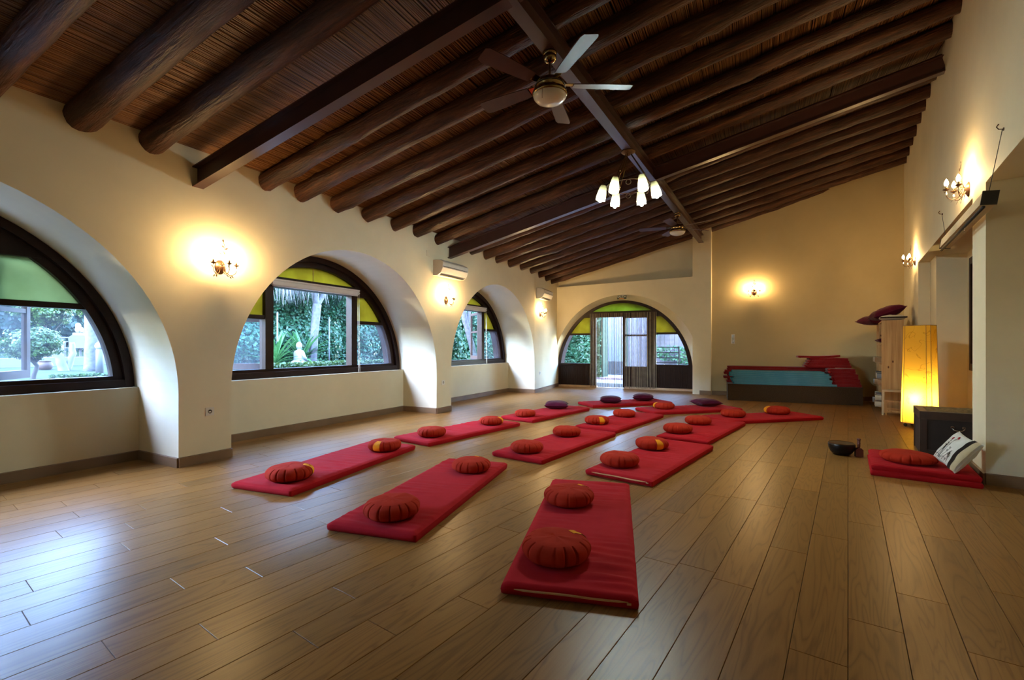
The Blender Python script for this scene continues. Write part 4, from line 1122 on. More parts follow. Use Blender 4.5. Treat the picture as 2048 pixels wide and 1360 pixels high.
# ------------------------------------------------------------------ wall lamps
def arc_pts(c, r, a0, a1, n, ax):
    return [(c[0]+ax[0]*r*math.cos(a0+(a1-a0)*i/n), c[1]+ax[1]*r*math.cos(a0+(a1-a0)*i/n), c[2]+r*math.sin(a0+(a1-a0)*i/n)) for i in range(n+1)]
def make_sconce():
    root = empty('wall_sconce')
    T = Matrix.Rotation(PI/2, 4, 'X')
    m = MB(); m.lathe([(.056, 0), (.056, .006), (.050, .014), (.042, .018), (.036, .026), (.018, .034), (.004, .037)], 24, T @ Matrix.Diagonal((1, 1.35, 1, 1))); m.build('backplate', M_BRONZE, root, smooth=True)
    for k, ang in enumerate((-62, 0, 62)):
        a = R_(ang); dx_, dy_ = math.sin(a), -math.cos(a); ax = (dx_, dy_)
        arm = MB(); R1 = .052
        reach = .135
        pts = [(0, -.03, .015), (dx_*.03, -.03+dy_*.03, .03), (dx_*.05, -.03+dy_*.05, .0)]
        c0 = (dx_*(reach-R1), -.03+dy_*(reach-R1), -.03)
        pts += arc_pts(c0, R1, PI*1.05, PI*2, 12, ax)
        pts += [(dx_*reach, -.03+dy_*reach, .015)]
        arm.tube(pts, .0036, 8)
        ao = arm.build('arm', M_BRONZE, root, smooth=True)
        e = (dx_*reach, -.03+dy_*reach, .015)
        cup = MB(); cup.lathe([(.004, -.006), (.012, 0), (.029, .010), (.030, .013), (.010, .011)], 18, Matrix.Translation(e)); cup.build('drip_cup', M_BRONZE, ao, smooth=True)
        st = MB(); st.lathe([(.0095, .010), (.0095, .044), (.007, .046)], 12, Matrix.Translation(e)); st.build('candle_sleeve', M_BRASS, ao, smooth=True)
        bl = MB(); bl.lathe([(.0001, .045), (.009, .048), (.0165, .062), (.0175, .074), (.012, .094), (.005, .110), (.0001, .116)], 14, Matrix.Translation(e), cap=False); bo = bl.build('bulb', M_BULB, ao, smooth=True)
        lf = MB(); lf.leaf((c0[0], c0[1], c0[2]-R1), (dx_*.5+.3, dy_*.5, -.7), (0, -1, .2), .045, .018); lf.build('leaf', M_BRONZE, ao)
        lf = MB(); lf.leaf((dx_*reach*1.0, -.03+dy_*reach, -.02), (dx_*.5-.5, dy_*.4, .7), (0, -1, .1), .042, .018); lf.build('leaf', M_BRONZE, ao)
        cr = MB(); cr.lathe([(.0001, -.05), (.007, -.043), (.009, -.034), (.002, -.014), (.0001, -.008)], 10, Matrix.Translation((e[0], e[1], e[2]-.0)), cap=False); cr.build('crystal_drop', M_CRYSTAL, ao)
    sp = MB(); stem = [(0, -.03, .02), (-.02, -.06, .09), (.0, -.07, .16), (.012, -.065, .215), (.004, -.06, .255)]
    sp.tube(stem, .0026, 6); spo = sp.build('leaf_spray', M_BRONZE, root, smooth=True)
    for (b, d, L) in (((-.012, -.065, .12), (-.8, -.1, .55), .05), ((.004, -.07, .175), (.8, -.1, .55), .055), ((.0, -.07, .16), (.3, -.1, -.8), .045), ((.004, -.06, .255), (-.2, 0, 1), .04), ((.01, -.066, .20), (-.8, -.1, .5), .042)):
        lf = MB(); lf.leaf(b, d, (0, -1, 0), L, .019); lf.build('leaf', M_BRONZE, spo)
    for s in (-1, 1):
        cv = MB(); cv.tube([(s*.03, -.025, -.02), (s*.055, -.04, -.055), (s*.075, -.045, -.085)], .0026, 6); c_ = cv.build('tendril', M_BRONZE, root, smooth=True)
        lf = MB(); lf.leaf((s*.075, -.045, -.085), (s*.5, -.1, -.8), (0, -1, 0), .04, .017); lf.build('leaf', M_BRONZE, c_)
    return root
sc0 = make_sconce(); index_children()
AB2 = AL+math.atan(BEND)
def WB(s, z): return W(s, -(s-8.24)*BEND, z)
SL = [(Matrix.Translation(W(.40, 0, 2.035)) @ Matrix.Rotation(AL, 4, 'Z'), 'bronze three-candle wall lamp on the big pier after the first window'),
      (Matrix.Translation(W(4.44, 0, 2.035)) @ Matrix.Rotation(AL, 4, 'Z'), 'bronze wall lamp under the first air conditioner'),
      (Matrix.Translation(WB(8.68, 2.04)) @ Matrix.Rotation(AB2, 4, 'Z'), 'bronze wall lamp under the farther air conditioner near the corner'),
      (TR(-1.82, yyel(-1.82), 2.48, ATH), 'bronze wall lamp alone on the ochre end wall'),
      (TR(XR, 6.38, 2.75, -PI/2), 'bronze wall lamp on the right wall above the projector screen'),
      (TR(XR, 10.9, 2.70, -PI/2), 'bronze wall lamp on the right wall above the paper floor lamp')]
for i, (M, lab) in enumerate(SL):
    o = sc0 if i == 0 else copy_tree(sc0)
    o.matrix_world = M; tag(o, lab, 'wall lamp', 'bronze leaf wall lamps')

# ------------------------------------------------------------------ air conditioners
def make_ac():
    root = empty('air_conditioner')
    L, D, H = .80, .205, .27
    def prof(k=0): 
        p = [(0, 0), (0, H)]; p += [(-.06, H), (-D*.80, H-.02)]
        for i in range(9):
            a = i/8; p.append((-D+.012*math.cos(a*PI)*0-.0*a+ .0 + (0 if a < .5 else (a-.5)*.09), H-.05-(H-.085)*a))
        p += [(-.10, 0)]
        return p
    P = prof(); n = len(P)
    m = MB(); m.prism(P, .02, L-.02, axis='x'); m.build('body', M_WHITE, root)
    for a, b in ((0, .02), (L-.02, L)):
        m = MB(); m.prism([(y*1.015-.001, z*1.0) for y, z in P], a, b, axis='x'); m.build('end_cap', M_WHITE, root)
    m = MB(); m.box(.025, L-.025, -D-.004, -D+.02, .145, .152); m.build('panel_joint', M_DARKSLOT, root)
    m = MB(); m.box(.06, L-.06, -.165, -.11, -.004, .004, Matrix.Translation((0, -.0, .016)) @ Matrix.Rotation(R_(-28), 4, 'X')); m.build('outlet_louver', M_WHITE, root)
    m = MB(); m.box(.05, L-.05, -.155, -.09, .000, .004); m.build('outlet_slot', M_DARKSLOT, root)
    m = MB()
    for i in range(9): m.box(.04, L-.04, -.15+.014*i, -.15+.014*i+.007, H-.004, H+.003)
    m.build('intake_grille', M_WHITE, root)
    return root
ac = make_ac(); index_children()
for i, (s, z, lab) in enumerate(((4.06, 2.44, 'white wall-mounted air conditioner above the middle pier'), (8.39, 2.425, 'white wall-mounted air conditioner nearest the far corner'))):
    o = ac if i == 0 else copy_tree(ac); o.matrix_world = Matrix.Translation(W(s, -max(0, s-8.24)*BEND, z)) @ Matrix.Rotation(AL if i == 0 else AB2, 4, 'Z'); tag(o, lab, 'air conditioner', 'white air conditioners')

# ------------------------------------------------------------------ sockets and switches
def make_socket():
    root = empty('wall_socket'); m = MB(); m.box(-.042, .042, -.008, 0, -.042, .042); m.build('plate', M_WHITE, root)
    T = Matrix.Translation((0, -.008, 0)) @ Matrix.Rotation(PI/2, 4, 'X')
    m = MB(); m.lathe([(.026, 0), (.026, .003), (.021, .003), (.020, .0005)], 24, T, cap=False); m.build('collar', M_WHITE, root)
    m = MB(); m.lathe([(.0205, .0005), (.0001, .0006)], 24, T, cap=False); m.build('recess', M_DARKSLOT, root)
    m = MB(); m.box(-.012, .010, -.0105, -.0085, -.010, .004); m.build('contact_block', M_WHITE, root)
    return root
so = make_socket(); index_children()
for i, (M, lab) in enumerate(((Matrix.Translation(W(.294, 0, .52)) @ Matrix.Rotation(AL, 4, 'Z'), 'white power socket low on the nearest big pier'),
                               (Matrix.Translation(W(4.35, 0, .54)) @ Matrix.Rotation(AL, 4, 'Z'), 'white power socket on the pier under the first air conditioner'),
                               (Matrix.Translation(WB(8.66, .49)) @ Matrix.Rotation(AB2, 4, 'Z'), 'white power socket on the last pier beside the corner'))):
    o = so if i == 0 else copy_tree(so); o.matrix_world = M; tag(o, lab, 'socket', 'white power sockets on the window wall')
root = empty('light_switch', TR(-2.265, yyel(-2.265), 1.37, ATH)); tag(root, 'white three-gang light switch on the ochre wall', 'switch')
MB().box(-.04, .04, -.010, 0, -.115, .115).build('plate', M_WHITE, root)
for q in (-.072, 0, .072): MB().prism([(-.024, q-.028), (.024, q-.028), (.024, q+.028), (-.024, q+.028)], -.016, -.010).build('rocker', M_STEEL, root)
root = empty('junction_cover', Matrix.Translation(W(3.93, 0, 2.80)) @ Matrix.Rotation(AL, 4, 'Z')); tag(root, 'cream square cover plate on the wall above the air conditioner', 'cover plate')
MB().box(-.05, .05, -.006, 0, -.05, .05).build('plate', M_PLASTER, root)

# ------------------------------------------------------------------ roller blinds
def make_blind():
    root = empty('roller_blind'); m = MB(); m.box(-.76, .80, .80, .86, 2.10, 2.125); m.box(-.76, .80, .815, .86, 2.045, 2.10); m.build('head_rail', M_BLIND, root)
    m = MB(); m.tube([(-.74, .84, 2.04), (.78, .84, 2.04)], .019, 12); m.build('rolled_cloth', M_BLIND, root, smooth=True)
    m = MB(); m.tube([(.755, .80, 2.06), (.757, .798, 1.4), (.760, .79, .72), (.775, .785, .66), (.79, .79, .72), (.787, .798, 1.4), (.785, .80, 2.06)], .0028, 6); m.build('cord', M_CORD, root, smooth=True)
    m = MB(); m.lathe([(.018, 0), (.018, .012)], 12, Matrix.Translation((.77, .80, 2.07)) @ Matrix.Rotation(PI/2, 4, 'X')); m.build('cord_wheel', M_WHITE, root)
    return root
bl = make_blind(); index_children()
for i, (c, lab) in enumerate(((-1.82, 'white roller blind rail and cord at the window cut by the left edge'), (2.34, 'white rolled-up blind across the middle arched window'), (6.42, 'white rolled-up blind across the farthest arched window'))):
    o = bl if i == 0 else copy_tree(bl); o.matrix_world = MW @ TR(c, 0, 0); tag(o, lab, 'blind', 'white roller blinds')

# ------------------------------------------------------------------ projector screen case
root = empty('projector_screen', TR(.90, 6.17, 2.36, -PI/2)); tag(root, 'rolled-up projector screen in a long case hung on the right wall', 'screen')
L = 1.02
m = MB(); m.prism([(-.05, -.04), (.035, -.055), (.05, .04), (-.035, .055)], -L, L, axis='x'); m.build('case', M_LINEN2, root)
for s in (-1, 1): m = MB(); m.prism([(-.055, -.048), (.04, -.06), (.056, .048), (-.04, .06)], s*L-.008, s*L+.008, axis='x'); m.build('end_cap', M_DARKSLOT, root)
m = MB(); m.tube([(-L, -.035, -.068), (L, -.035, -.068)], .012, 10); m.build('bottom_bar', M_DARKSLOT, root, smooth=True)
m = MB(); m.tube([(.28, -.035, -.075), (.28, -.037, -.11), (.29, -.037, -.12)], .003, 6); m.build('pull_ring', M_STEEL, root)
for sg, hy in ((1, 5.10), (-1, 7.94)):
    m = MB(); lx = -(hy-6.17); m.tube([(sg*L*.98, 0, .055), (lx, .06, .50)], .0025, 5); c_ = m.build('hanging_cord', M_DARKSLOT, root)
    m = MB(); m.tube([(lx, .068, .50), (lx, .04, .505), (lx, .028, .525), (lx, .04, .545)], .004, 6); m.lathe([(.012, 0), (.012, .006)], 10, Matrix.Translation((lx, .069, .5)) @ Matrix.Rotation(PI/2, 4, 'X')); m.build('wall_hook', M_BRONZE, c_)

# ------------------------------------------------------------------ ceiling fans
def make_fan():
    root = empty('ceiling_fan')        # origin at the motor centre; rod goes up .26
    m = MB(); m.sphere((0, 0, .245), .058, 20, 12, (1, 1, .85)); m.lathe([(.05, .25), (.062, .275), (.062, .285)], 20); m.build('canopy', M_BRASS, root, smooth=True)
    m = MB(); m.tube([(0, 0, .06), (0, 0, .24)], .011, 10); m.build('down_rod', M_BRONZE, root, smooth=True)
    m = MB(); m.lathe([(.02, .075), (.06, .07), (.105, .045), (.125, .012), (.122, -.01), (.10, -.03), (.115, -.036), (.145, -.045), (.150, -.062), (.145, -.078), (.128, -.082)], 36); mo = m.build('motor_housing', M_BRASS, root, smooth=True)
    m = MB(); m.lathe([(.127, .008), (.131, .004), (.127, .0)], 36, cap=False); m.build('trim_band', M_DARKSLOT, mo)
    m = MB(); m.lathe([(.140, -.080), (.136, -.095), (.115, -.118), (.07, -.135), (.0001, -.142)], 32, cap=False); m.build('light_bowl', M_OPAL, root, smooth=True)
    m = MB(); m.tube([(.13, .05, -.07), (.135, .052, -.13), (.134, .052, -.16)], .002, 5); m.build('pull_chain', M_STEEL, root)
    for k in range(5):
        a = 2*PI*k/5; M = Matrix.Rotation(a, 4, 'Z') @ Matrix.Translation((0, 0, .012)) @ Matrix.Rotation(R_(13), 4, 'X')
        b = MB(); pts = [(.20, -.052), (.30, -.060), (.50, -.070), (.66, -.074), (.695, -.060), (.70, .055), (.67, .072), (.50, .068), (.30, .058), (.20, .05)]
        b.prism(pts, -.004, .004, axis='z'); bo = b.build('blade', M_BLADE, root, M)
        q = MB(); q.prism([(.10, -.018), (.15, -.03), (.26, -.035), (.26, .035), (.15, .03), (.10, .018)], .004, .009, axis='z'); q.build('blade_iron', M_BRASS, bo)
    return root
fan = make_fan(); index_children()
fb = (purl(3.40), 3.40); fb2 = (purl(9.05), 9.05)
for i, (x, y, rz, lab) in enumerate(((fb[0], fb[1], R_(254), 'brass and mahogany ceiling fan hanging nearest the camera'), (fb2[0], fb2[1], R_(55), 'brass and mahogany ceiling fan far back beyond the chandelier'))):
    zz = zbeam(to_sw(x, y)[1])-.287
    o = fan if i == 0 else copy_tree(fan); o.matrix_world = TR(x, y, zz, rz); tag(o, lab, 'fan', 'ceiling fans on the steel beam')

# ------------------------------------------------------------------ chandelier
cx_, cy_ = purl(5.75), 5.75; zc_ = zbeam(to_sw(cx_, cy_)[1])
root = empty('chandelier', TR(cx_, cy_, zc_, R_(-68))); tag(root, 'six-light chandelier with cream glass shades on a metal ring', 'chandelier')
m = MB(); m.lathe([(.09, 0), (.09, -.012), (.075, -.022), (.03, -.045), (.012, -.06)], 28); m.build('canopy', M_BRONZE, root, smooth=True)
RG, ZG = .275, -.45
m = MB(); m.tube([(RG*math.cos(2*PI*i/48), RG*math.sin(2*PI*i/48), ZG) for i in range(48)], .006, 8, closed=True); ring = m.build('ring', M_STEEL, root, smooth=True)
for k in range(3):
    a = R_(90+120*k)
    for off in (-.012, .012):
        m = MB(); ax_, ay_ = math.cos(a), math.sin(a)
        m.tube([(ax_*.03-ay_*off, ay_*.03+ax_*off, -.03), (ax_*RG*.72-ay_*off*2.2, ay_*RG*.72+ax_*off*2.2, -.30), (ax_*RG-ay_*off, ay_*RG+ax_*off, ZG)], .005, 6); m.build('suspension_rod', M_BRASS, root, smooth=True)
    m = MB(); m.sphere((ax_*RG*.72, ay_*RG*.72, -.30), .012, 10, 6); m.build('bead', M_BRASS, root, smooth=True)
for k in range(6):
    a = R_(30+60*k); M = Matrix.Rotation(a, 4, 'Z') @ Matrix.Translation((RG, 0, ZG))
    arm = MB(); arm.tube([(0, 0, 0), (.03, 0, .012), (.05, 0, .005)], .005, 8); arm.lathe([(.02, .03), (.018, .0), (.03, -.008)], 14, Matrix.Translation((.045, 0, .0)), cap=False); ao = arm.build('shade_arm', M_STEEL, root, M, smooth=True)
    tilt = Matrix.Translation((.045, 0, 0)) @ Matrix.Rotation(R_(-12), 4, 'Y')
    sh = MB(); sh.lathe([(.034, .035), (.046, .0), (.056, -.06), (.064, -.12), (.060, -.155)], 20, tilt, cap=False); sh.build('glass_shade', M_SHADE, ao, smooth=True)
    bu = MB(); bu.lathe([(.0001, -.075), (.014, -.08), (.022, -.10), (.027, -.13), (.025, -.160), (.014, -.178), (.0001, -.183)], 14, tilt, cap=False); bu.build('bulb', M_CBULB, ao, smooth=True)
    a2 = a+R_(30); m = MB(); T = Matrix.Translation((RG*math.cos(a2), RG*math.sin(a2), ZG-.035)) @ Matrix.Rotation(a2, 4, 'Z')
    m.tube([(0, .030*math.cos(2*PI*i/20), .030*math.sin(2*PI*i/20)) for i in range(20)], .005, 6, T, closed=True); m.build('ornament_ring', M_STEEL, ring, smooth=True)

# ------------------------------------------------------------------ garden
def zg(w_): return .05+.045*(-1.15-w_)
m = MB()
m.grid(lambda u, v: W(-12+40*u, -1.15-26*v, zg(-1.15-26*v)-(.05 if v < .09 else 0)+.03*mnoise.noise(Vector((u*20, v*14, 0)))), 30, 24)
p_ = MB(); p_.add([W(-12, -1.15, .055), W(10.6, -1.15, .055), W(10.6, -2.5, .12), W(-12, -2.5, .12)], [(0, 1, 2, 3)]); tag(p_.build('bounce_strip', M_PAVE), 'unseen pale strip added outside the window wall for neutral bounce light', 'paving', kind='structure')  # pale ground strip, out of view, added to bounce neutral light into the arches
o = m.build('lawn_ground', M_LAWN); tag(o, 'green sloping lawn outside the arched windows', 'lawn', kind='structure')
def cloud(name, pts, nrm, size, mat, lab=None, cat=None, seed=0, kind=None, parent=None, droop=.3, asp=.75, M=None):
    r = np.random.RandomState(seed); n = len(pts)
    nrm = nrm+r.randn(n, 3)*.55; nrm /= np.linalg.norm(nrm, axis=1)[:, None]
    t = r.randn(n, 3); t[:, 2] -= droop; t -= nrm*np.sum(t*nrm, 1)[:, None]; t /= np.linalg.norm(t, axis=1)[:, None]
    b = np.cross(nrm, t); s = size*(.6+.8*r.rand(n))[:, None]
    c = pts
    V = np.stack([c-t*s*.5, c+b*s*asp*.5+nrm*s*.08, c+t*s*.5, c-b*s*asp*.5+nrm*s*.08], 1).reshape(-1, 3)
    F_ = np.arange(4*n).reshape(-1, 4)
    o = fast_mesh(name, V, F_, mat, parent, M, kind)
    if lab: tag(o, lab, cat, kind=kind)
    return o
def hedge_pts(n, P, Q, z0, z1, depth, seed, freq=1.2):
    r = np.random.RandomState(seed); P = np.array(P); Q = np.array(Q); t = r.rand(n); z = z0+(z1-z0)*r.rand(n)
    d = (Q-P)/np.linalg.norm(Q-P); nn = np.array([d[1], -d[0]])
    pts = np.zeros((n, 3)); pts[:, :2] = P+np.outer(t, Q-P)
    pts[:, 2] = z
    bulge = np.array([mnoise.noise(Vector((a*np.linalg.norm(Q-P)*freq, b*freq, seed))) for a, b in zip(t, z)])*depth+r.rand(n)*depth*.35
    pts[:, :2] += nn*bulge[:, None]
    nr_ = np.tile(np.array([nn[0], nn[1], .45]), (n, 1)); return pts, nr_
def hedge(name, n, Pw, Qw, z0, z1, depth, size, mat, lab, seed, core=M_SOIL):
    P = W(*Pw)[:2]; Q = W(*Qw)[:2]
    root = empty(name); tag(root, lab, 'hedge', kind='stuff')
    pts, nn = hedge_pts(n, P, Q, z0, z1, depth, seed)
    cloud('foliage', pts, nn, size, mat, seed=seed, kind='stuff', parent=root)
    P = np.array(P); Q = np.array(Q); d = (Q-P)/np.linalg.norm(Q-P); n2 = np.array([d[1], -d[0]])
    P = P+d*.7; Q = Q-d*.7
    q = [tuple(P-n2*.25), tuple(Q-n2*.25), tuple(Q-n2*(.25+.5)), tuple(P-n2*(.25+.5))]
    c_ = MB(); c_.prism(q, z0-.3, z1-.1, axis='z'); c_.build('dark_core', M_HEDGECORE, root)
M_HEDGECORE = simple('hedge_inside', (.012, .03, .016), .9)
# local +n must point at the house: order the ends so
hedge('ivy_hedge', 60000, (3.9, -7.1), (17.5, -7.1), .3, 5.2, .5, .095, M_IVY, 'tall ivy-covered bank behind the middle arched window', 1)
hedge('far_hedge', 40000, (-16, -21.5), (14, -21.5), .7, 8.5, 1.0, .24, M_IVYD, 'distant dark tree line seen through the left window', 2)
hedge('added_tree_row', 16000, (-17, -2.0), (-17, -19.0), .2, 8.5, 1.0, .32, M_IVY, 'unseen tall tree row added beyond the nearest windows to block low sky', 12)  # out-of-view trees added to keep low sky light off the reveals
hedge('low_shrub_border', 14000, (4.0, -4.9), (12, -4.9), .2, .80, .25, .07, M_IVYL, 'low bright green shrub border under the ivy bank', 3)
hedge('near_ivy_mass', 26000, (8.2, -3.6), (15.5, -3.6), .1, 3.6, .4, .105, M_IVY, 'large-leaved ivy close behind the farthest arched window', 4)
def trunk(name, pts, rads, mat, lab, n=12, cat='tree', branches=()):
    root = empty(name); tag(root, lab, cat)
    def mk(pts, rads, nm):
        P = [Vector(p) for p in pts]; out = []; ro = []
        for i in range(len(P)-1):
            for j in range(6): t = j/6; out.append(P[i].lerp(P[i+1], t)+Vector((mnoise.noise(P[i]*3+Vector((t*3, 0, 0))), mnoise.noise(P[i]*3+Vector((0, t*3, 5))), 0))*rads[i]*.25); ro.append(rads[i]+(rads[i+1]-rads[i])*t)
        out.append(P[-1]); ro.append(rads[-1])
        m = MB(); m.tube([tuple(q) for q in out], ro, n); return m.build(nm, mat, root, smooth=True)
    mk(pts, rads, 'trunk')
    for (bp, br_) in branches: mk(bp, br_, 'branch')
    return root
# dragon-tree with dry skirt, window 2
def Wg(s, w_, z): return W(s, w_, z)
rt = trunk('dragon_tree', [Wg(6.55, -6.2, .3), Wg(6.62, -6.2, 1.4), Wg(6.74, -6.2, 2.4)], [.14, .105, .12], M_BARK, 'pale-trunked palm-like tree with a dry hanging frond skirt',
      branches=(([Wg(6.74, -6.2, 2.35), Wg(6.6, -6.2, 2.8), Wg(6.5, -6.2, 3.4)], [.085, .075, .07]), ([Wg(6.74, -6.2, 2.38), Wg(7.0, -6.2, 2.75), Wg(7.15, -6.2, 3.4)], [.08, .065, .06])))
r = random.Random(4); sk_ = MB()
for i in range(700):
    s = 5.2+r.random()*3.2; w_ = -6.1+r.uniform(-.4, .35); zt_ = 3.15+r.uniform(-.1, .3); L_ = r.uniform(.25, .95)*(1.0 if s < 6.9 else .6)
    sk_.leaf(Wg(s, w_, zt_), np.array((r.uniform(-.18, .18), r.uniform(-.18, .18), -1.0)), (r.uniform(-1, 1), r.uniform(-1, 1), 0), L_, r.uniform(.015, .04))
sk_.build('dry_frond_skirt', M_STRAW, rt)['kind'] = 'stuff'
cr = MB()
for i in range(160):
    a = r.uniform(0, 2*PI); cr.leaf(Wg(6.8+r.uniform(-.5, .5), -6.2, 3.5+r.uniform(0, .3)), (math.cos(a), math.sin(a), r.uniform(-.1, .9)), (0, 0, 1), r.uniform(.5, .9), .05)
cr.build('crown', M_YUCCA, rt)['kind'] = 'stuff'
def yucca(s, w_, z, R, n, lab, seed):
    root = empty('yucca_plant', Matrix.Translation(W(s, w_, z))); tag(root, lab, 'plant', 'yuccas by the garden statue'); r = random.Random(seed)
    m0 = MB(); m0.tube([(0, 0, -.25), (0, 0, .12)], .06, 8); m0.build('stem', M_BARKD, root)
    me = None
    m = MB(); L = R; k = 6; vs = []; fs = []
    for j in range(k+1):
        t = j/k; wd_ = .045*R*math.sin(PI*(.12+.88*(1-t)))+.002; vs += [(L*t, -wd_, -.25*t*t*L), (L*t, 0, -.25*t*t*L-.01), (L*t, wd_, -.25*t*t*L)]
    for j in range(k):
        a = j*3; fs += [(a, a+3, a+4, a+1), (a+1, a+4, a+5, a+2)]
    m.add(vs, fs); me = m.mesh('leaf', M_YUCCA)
    for i in range(n):
        o = bpy.data.objects.new('leaf', me); COL.objects.link(o); o.parent = root
        o.matrix_local = Matrix.Translation((0, 0, .1)) @ Matrix.Rotation(r.uniform(0, 2*PI), 4, 'Z') @ Matrix.Rotation(-R_(r.uniform(8, 82)), 4, 'Y') @ Matrix.Diagonal((r.uniform(.7, 1.1),)*3+(1,))
hedge('lawn_edge_plants', 900, (2.0, -9.35), (3.7, -9.35), .36, .52, .2, .075, M_IVYL, 'low leafy plants at the near lawn edge outside the left window', 15)
yucca(6.25, -6.2, .75, .85, 44, 'tall yucca directly behind the white garden statue', 1)
yucca(5.35, -6.1, .65, .85, 40, 'yucca beside the statue, partly hidden by the window mullion', 2)
root = empty('garden_statue', Matrix.Translation(W(5.95, -5.95, .62))); tag(root, 'white stone figure seated on a rock among yuccas', 'statue')
m = MB(); m.smooth = True
m.lathe([(.16, .08), (.175, .16), (.155, .28), (.165, .38), (.13, .45), (.06, .475), (.05, .50), (.085, .53), (.095, .59), (.075, .65), (.03, .69), (.0001, .70)], 18, Matrix.Diagonal((1.05, .8, 1, 1)))
for q in (-1, 1): m.tube([(q*.15, 0, .41), (q*.20, .03, .30), (q*.16, .10, .20), (q*.03, .15, .19)], [.05, .045, .04, .035], 8)
m.build('figure', M_STONE, root)
m = MB(); m.smooth = True; m.sphere((0, 0, .10), .22, 14, 8, (1.15, 1, .55)); m.build('folded_legs', M_ROCK, root)
m = MB(); m.smooth = True; m.sphere((0, 0, -.12), .3, 14, 8, (1.3, 1.1, .6)); m.build('base_stone', M_STONE, root)
def rock(s, w_, z, r0, lab, seed):
    m = MB(); m.smooth = True
    def f(u, v):
        a = u*2*PI; b = v*PI; x, y, z_ = math.sin(b)*math.cos(a), math.sin(b)*math.sin(a), math.cos(b); k = r0*(1+.35*mnoise.noise(Vector((x*1.7+seed, y*1.7, z_*1.7)))); return (x*k*1.5, y*k, z_*k*.6)
    m.grid(f, 22, 14, flip=True); o = m.build('garden_rock', M_ROCK, M=Matrix.Translation(W(s, w_, z)) @ Matrix.Rotation(AL, 4, 'Z')); tag(o, lab, 'rock')
rock(6.35, -5.75, .50, .34, 'grey boulder in front of the yuccas beside the statue', 3)
for (s, z0, z1, lab) in ((5.66, .3, 2.1, 'thin pale fence post against the ivy, next to the left mullion'), (7.38, .3, 2.05, 'thin pale fence post against the ivy, right of the tree trunk')):
    m = MB(); p0 = W(s, -6.45, z0); p1 = W(s, -6.45, z1); m.tube([p0, p1], .022, 8); m.sphere(p1, .026, 8, 6); o = m.build('fence_post', M_POST, smooth=True); tag(o, lab, 'post', 'pale fence posts before the ivy')
trunk('leaning_tree', [Wg(10.0, -2.75, .05), Wg(9.6, -2.75, 1.1), Wg(9.15, -2.75, 2.1), Wg(8.8, -2.75, 3.4)], [.11, .095, .085, .07], M_BARK, 'leaning pale tree trunk seen through the farthest window',
      branches=(([Wg(9.3, -2.75, 1.75), Wg(9.4, -2.7, 2.4), Wg(9.3, -2.7, 3.4)], [.06, .05, .04]),))
# through the left window
def crown_tree(name, s, w_, z, h, R, n, mat, bark, lab, seed, tr=.05, sq=.7, size=.10):
    rt = trunk(name, [W(s, w_, z-.1), W(s+.08, w_, z+h*.35), W(s-.05, w_, z+h*.6), W(s+.05, w_, z+h)], [tr, tr*.8, tr*.7, tr*.3], bark, lab,
               branches=(([W(s+.05, w_, z+h*.45), W(s+R*.5, w_, z+h*.75)], [tr*.6, tr*.25]), ([W(s, w_, z+h*.5), W(s-R*.5, w_, z+h*.8)], [tr*.6, tr*.25])))
    r = np.random.RandomState(seed); d = r.randn(n, 3); d /= np.linalg.norm(d, axis=1)[:, None]
    k = (.35+.65*r.rand(n)**.5)[:, None]; lump = np.array([1+.45*mnoise.noise(Vector(tuple(q*2.2+seed)))+.25*mnoise.noise(Vector(tuple(q*5+seed))) for q in d])[:, None]
    pts = d*k*lump*R*np.array([1, 1, sq])+np.array(W(s, w_, z+h))
    cloud('foliage', pts, d*.6+np.array([0, 0, .4])+r.randn(n, 3)*.5, size, mat, seed=seed, kind='stuff', parent=rt)
    return rt
crown_tree('small_garden_tree', 1.86, -9.9, .46, .80, .50, 9000, M_IVYL, M_BARKD, 'small bright green clipped tree on the lawn outside the left window', 5, size=.062)
crown_tree('flowering_shrub', 3.75, -15.2, .7, 1.7, .72, 7000, M_IVYL, M_BARKD, 'loose light green shrub behind the small clipped tree', 6, size=.085)
trunk('pale_lawn_tree', [W(3.48, -11.4, .4), W(3.5, -11.4, 1.6), W(3.46, -11.4, 3.6)], [.17, .145, .13], M_BARK, 'straight pale tree trunk standing on the lawn')
trunk('forked_white_tree', [W(3.05, -11.8, .45), W(2.98, -11.8, .85), W(2.78, -11.8, 1.25)], [.13, .10, .06], M_WHITEW, 'whitewashed forked stump beside the terracotta pot', branches=(([W(3.1, -11.8, .5), W(3.25, -11.8, 1.0), W(3.22, -11.8, 1.3)], [.08, .07, .05]),))
root = empty('terracotta_pot', Matrix.Translation(W(2.82, -12.3, .53))); tag(root, 'round terracotta pot on the lawn', 'pot')
m = MB(); m.smooth = True; m.lathe([(.09, 0), (.15, .06), (.17, .13), (.15, .20), (.115, .235)], 24, cap=True); m.build('belly', M_TERRA, root)
m = MB(); m.smooth = True; m.lathe([(.115, .235), (.13, .245), (.13, .265), (.10, .265), (.095, .235)], 24, cap=False); m.build('rim', M_TERRA, root)
root = empty('white_bollard', Matrix.Translation(W(3.42, -10.7, .47))); tag(root, 'short whitewashed post with a rounded head on the lawn edge', 'post')
m = MB(); m.smooth = True; m.lathe([(.085, 0), (.085, .62), (.06, .66)], 16); m.build('shaft', M_WHITEW, root)
m = MB(); m.smooth = True; m.sphere((0, 0, .73), .11, 14, 8); m.build('head', M_STONE, root)
m = MB(); m.box(1.8, 9.0, 13.4, 13.7, .45, .86); o = m.build('garden_kerb_wall', M_WHITEW, M=MW); tag(o, 'low white wall across the garden behind the pale tree', 'wall', kind='structure')
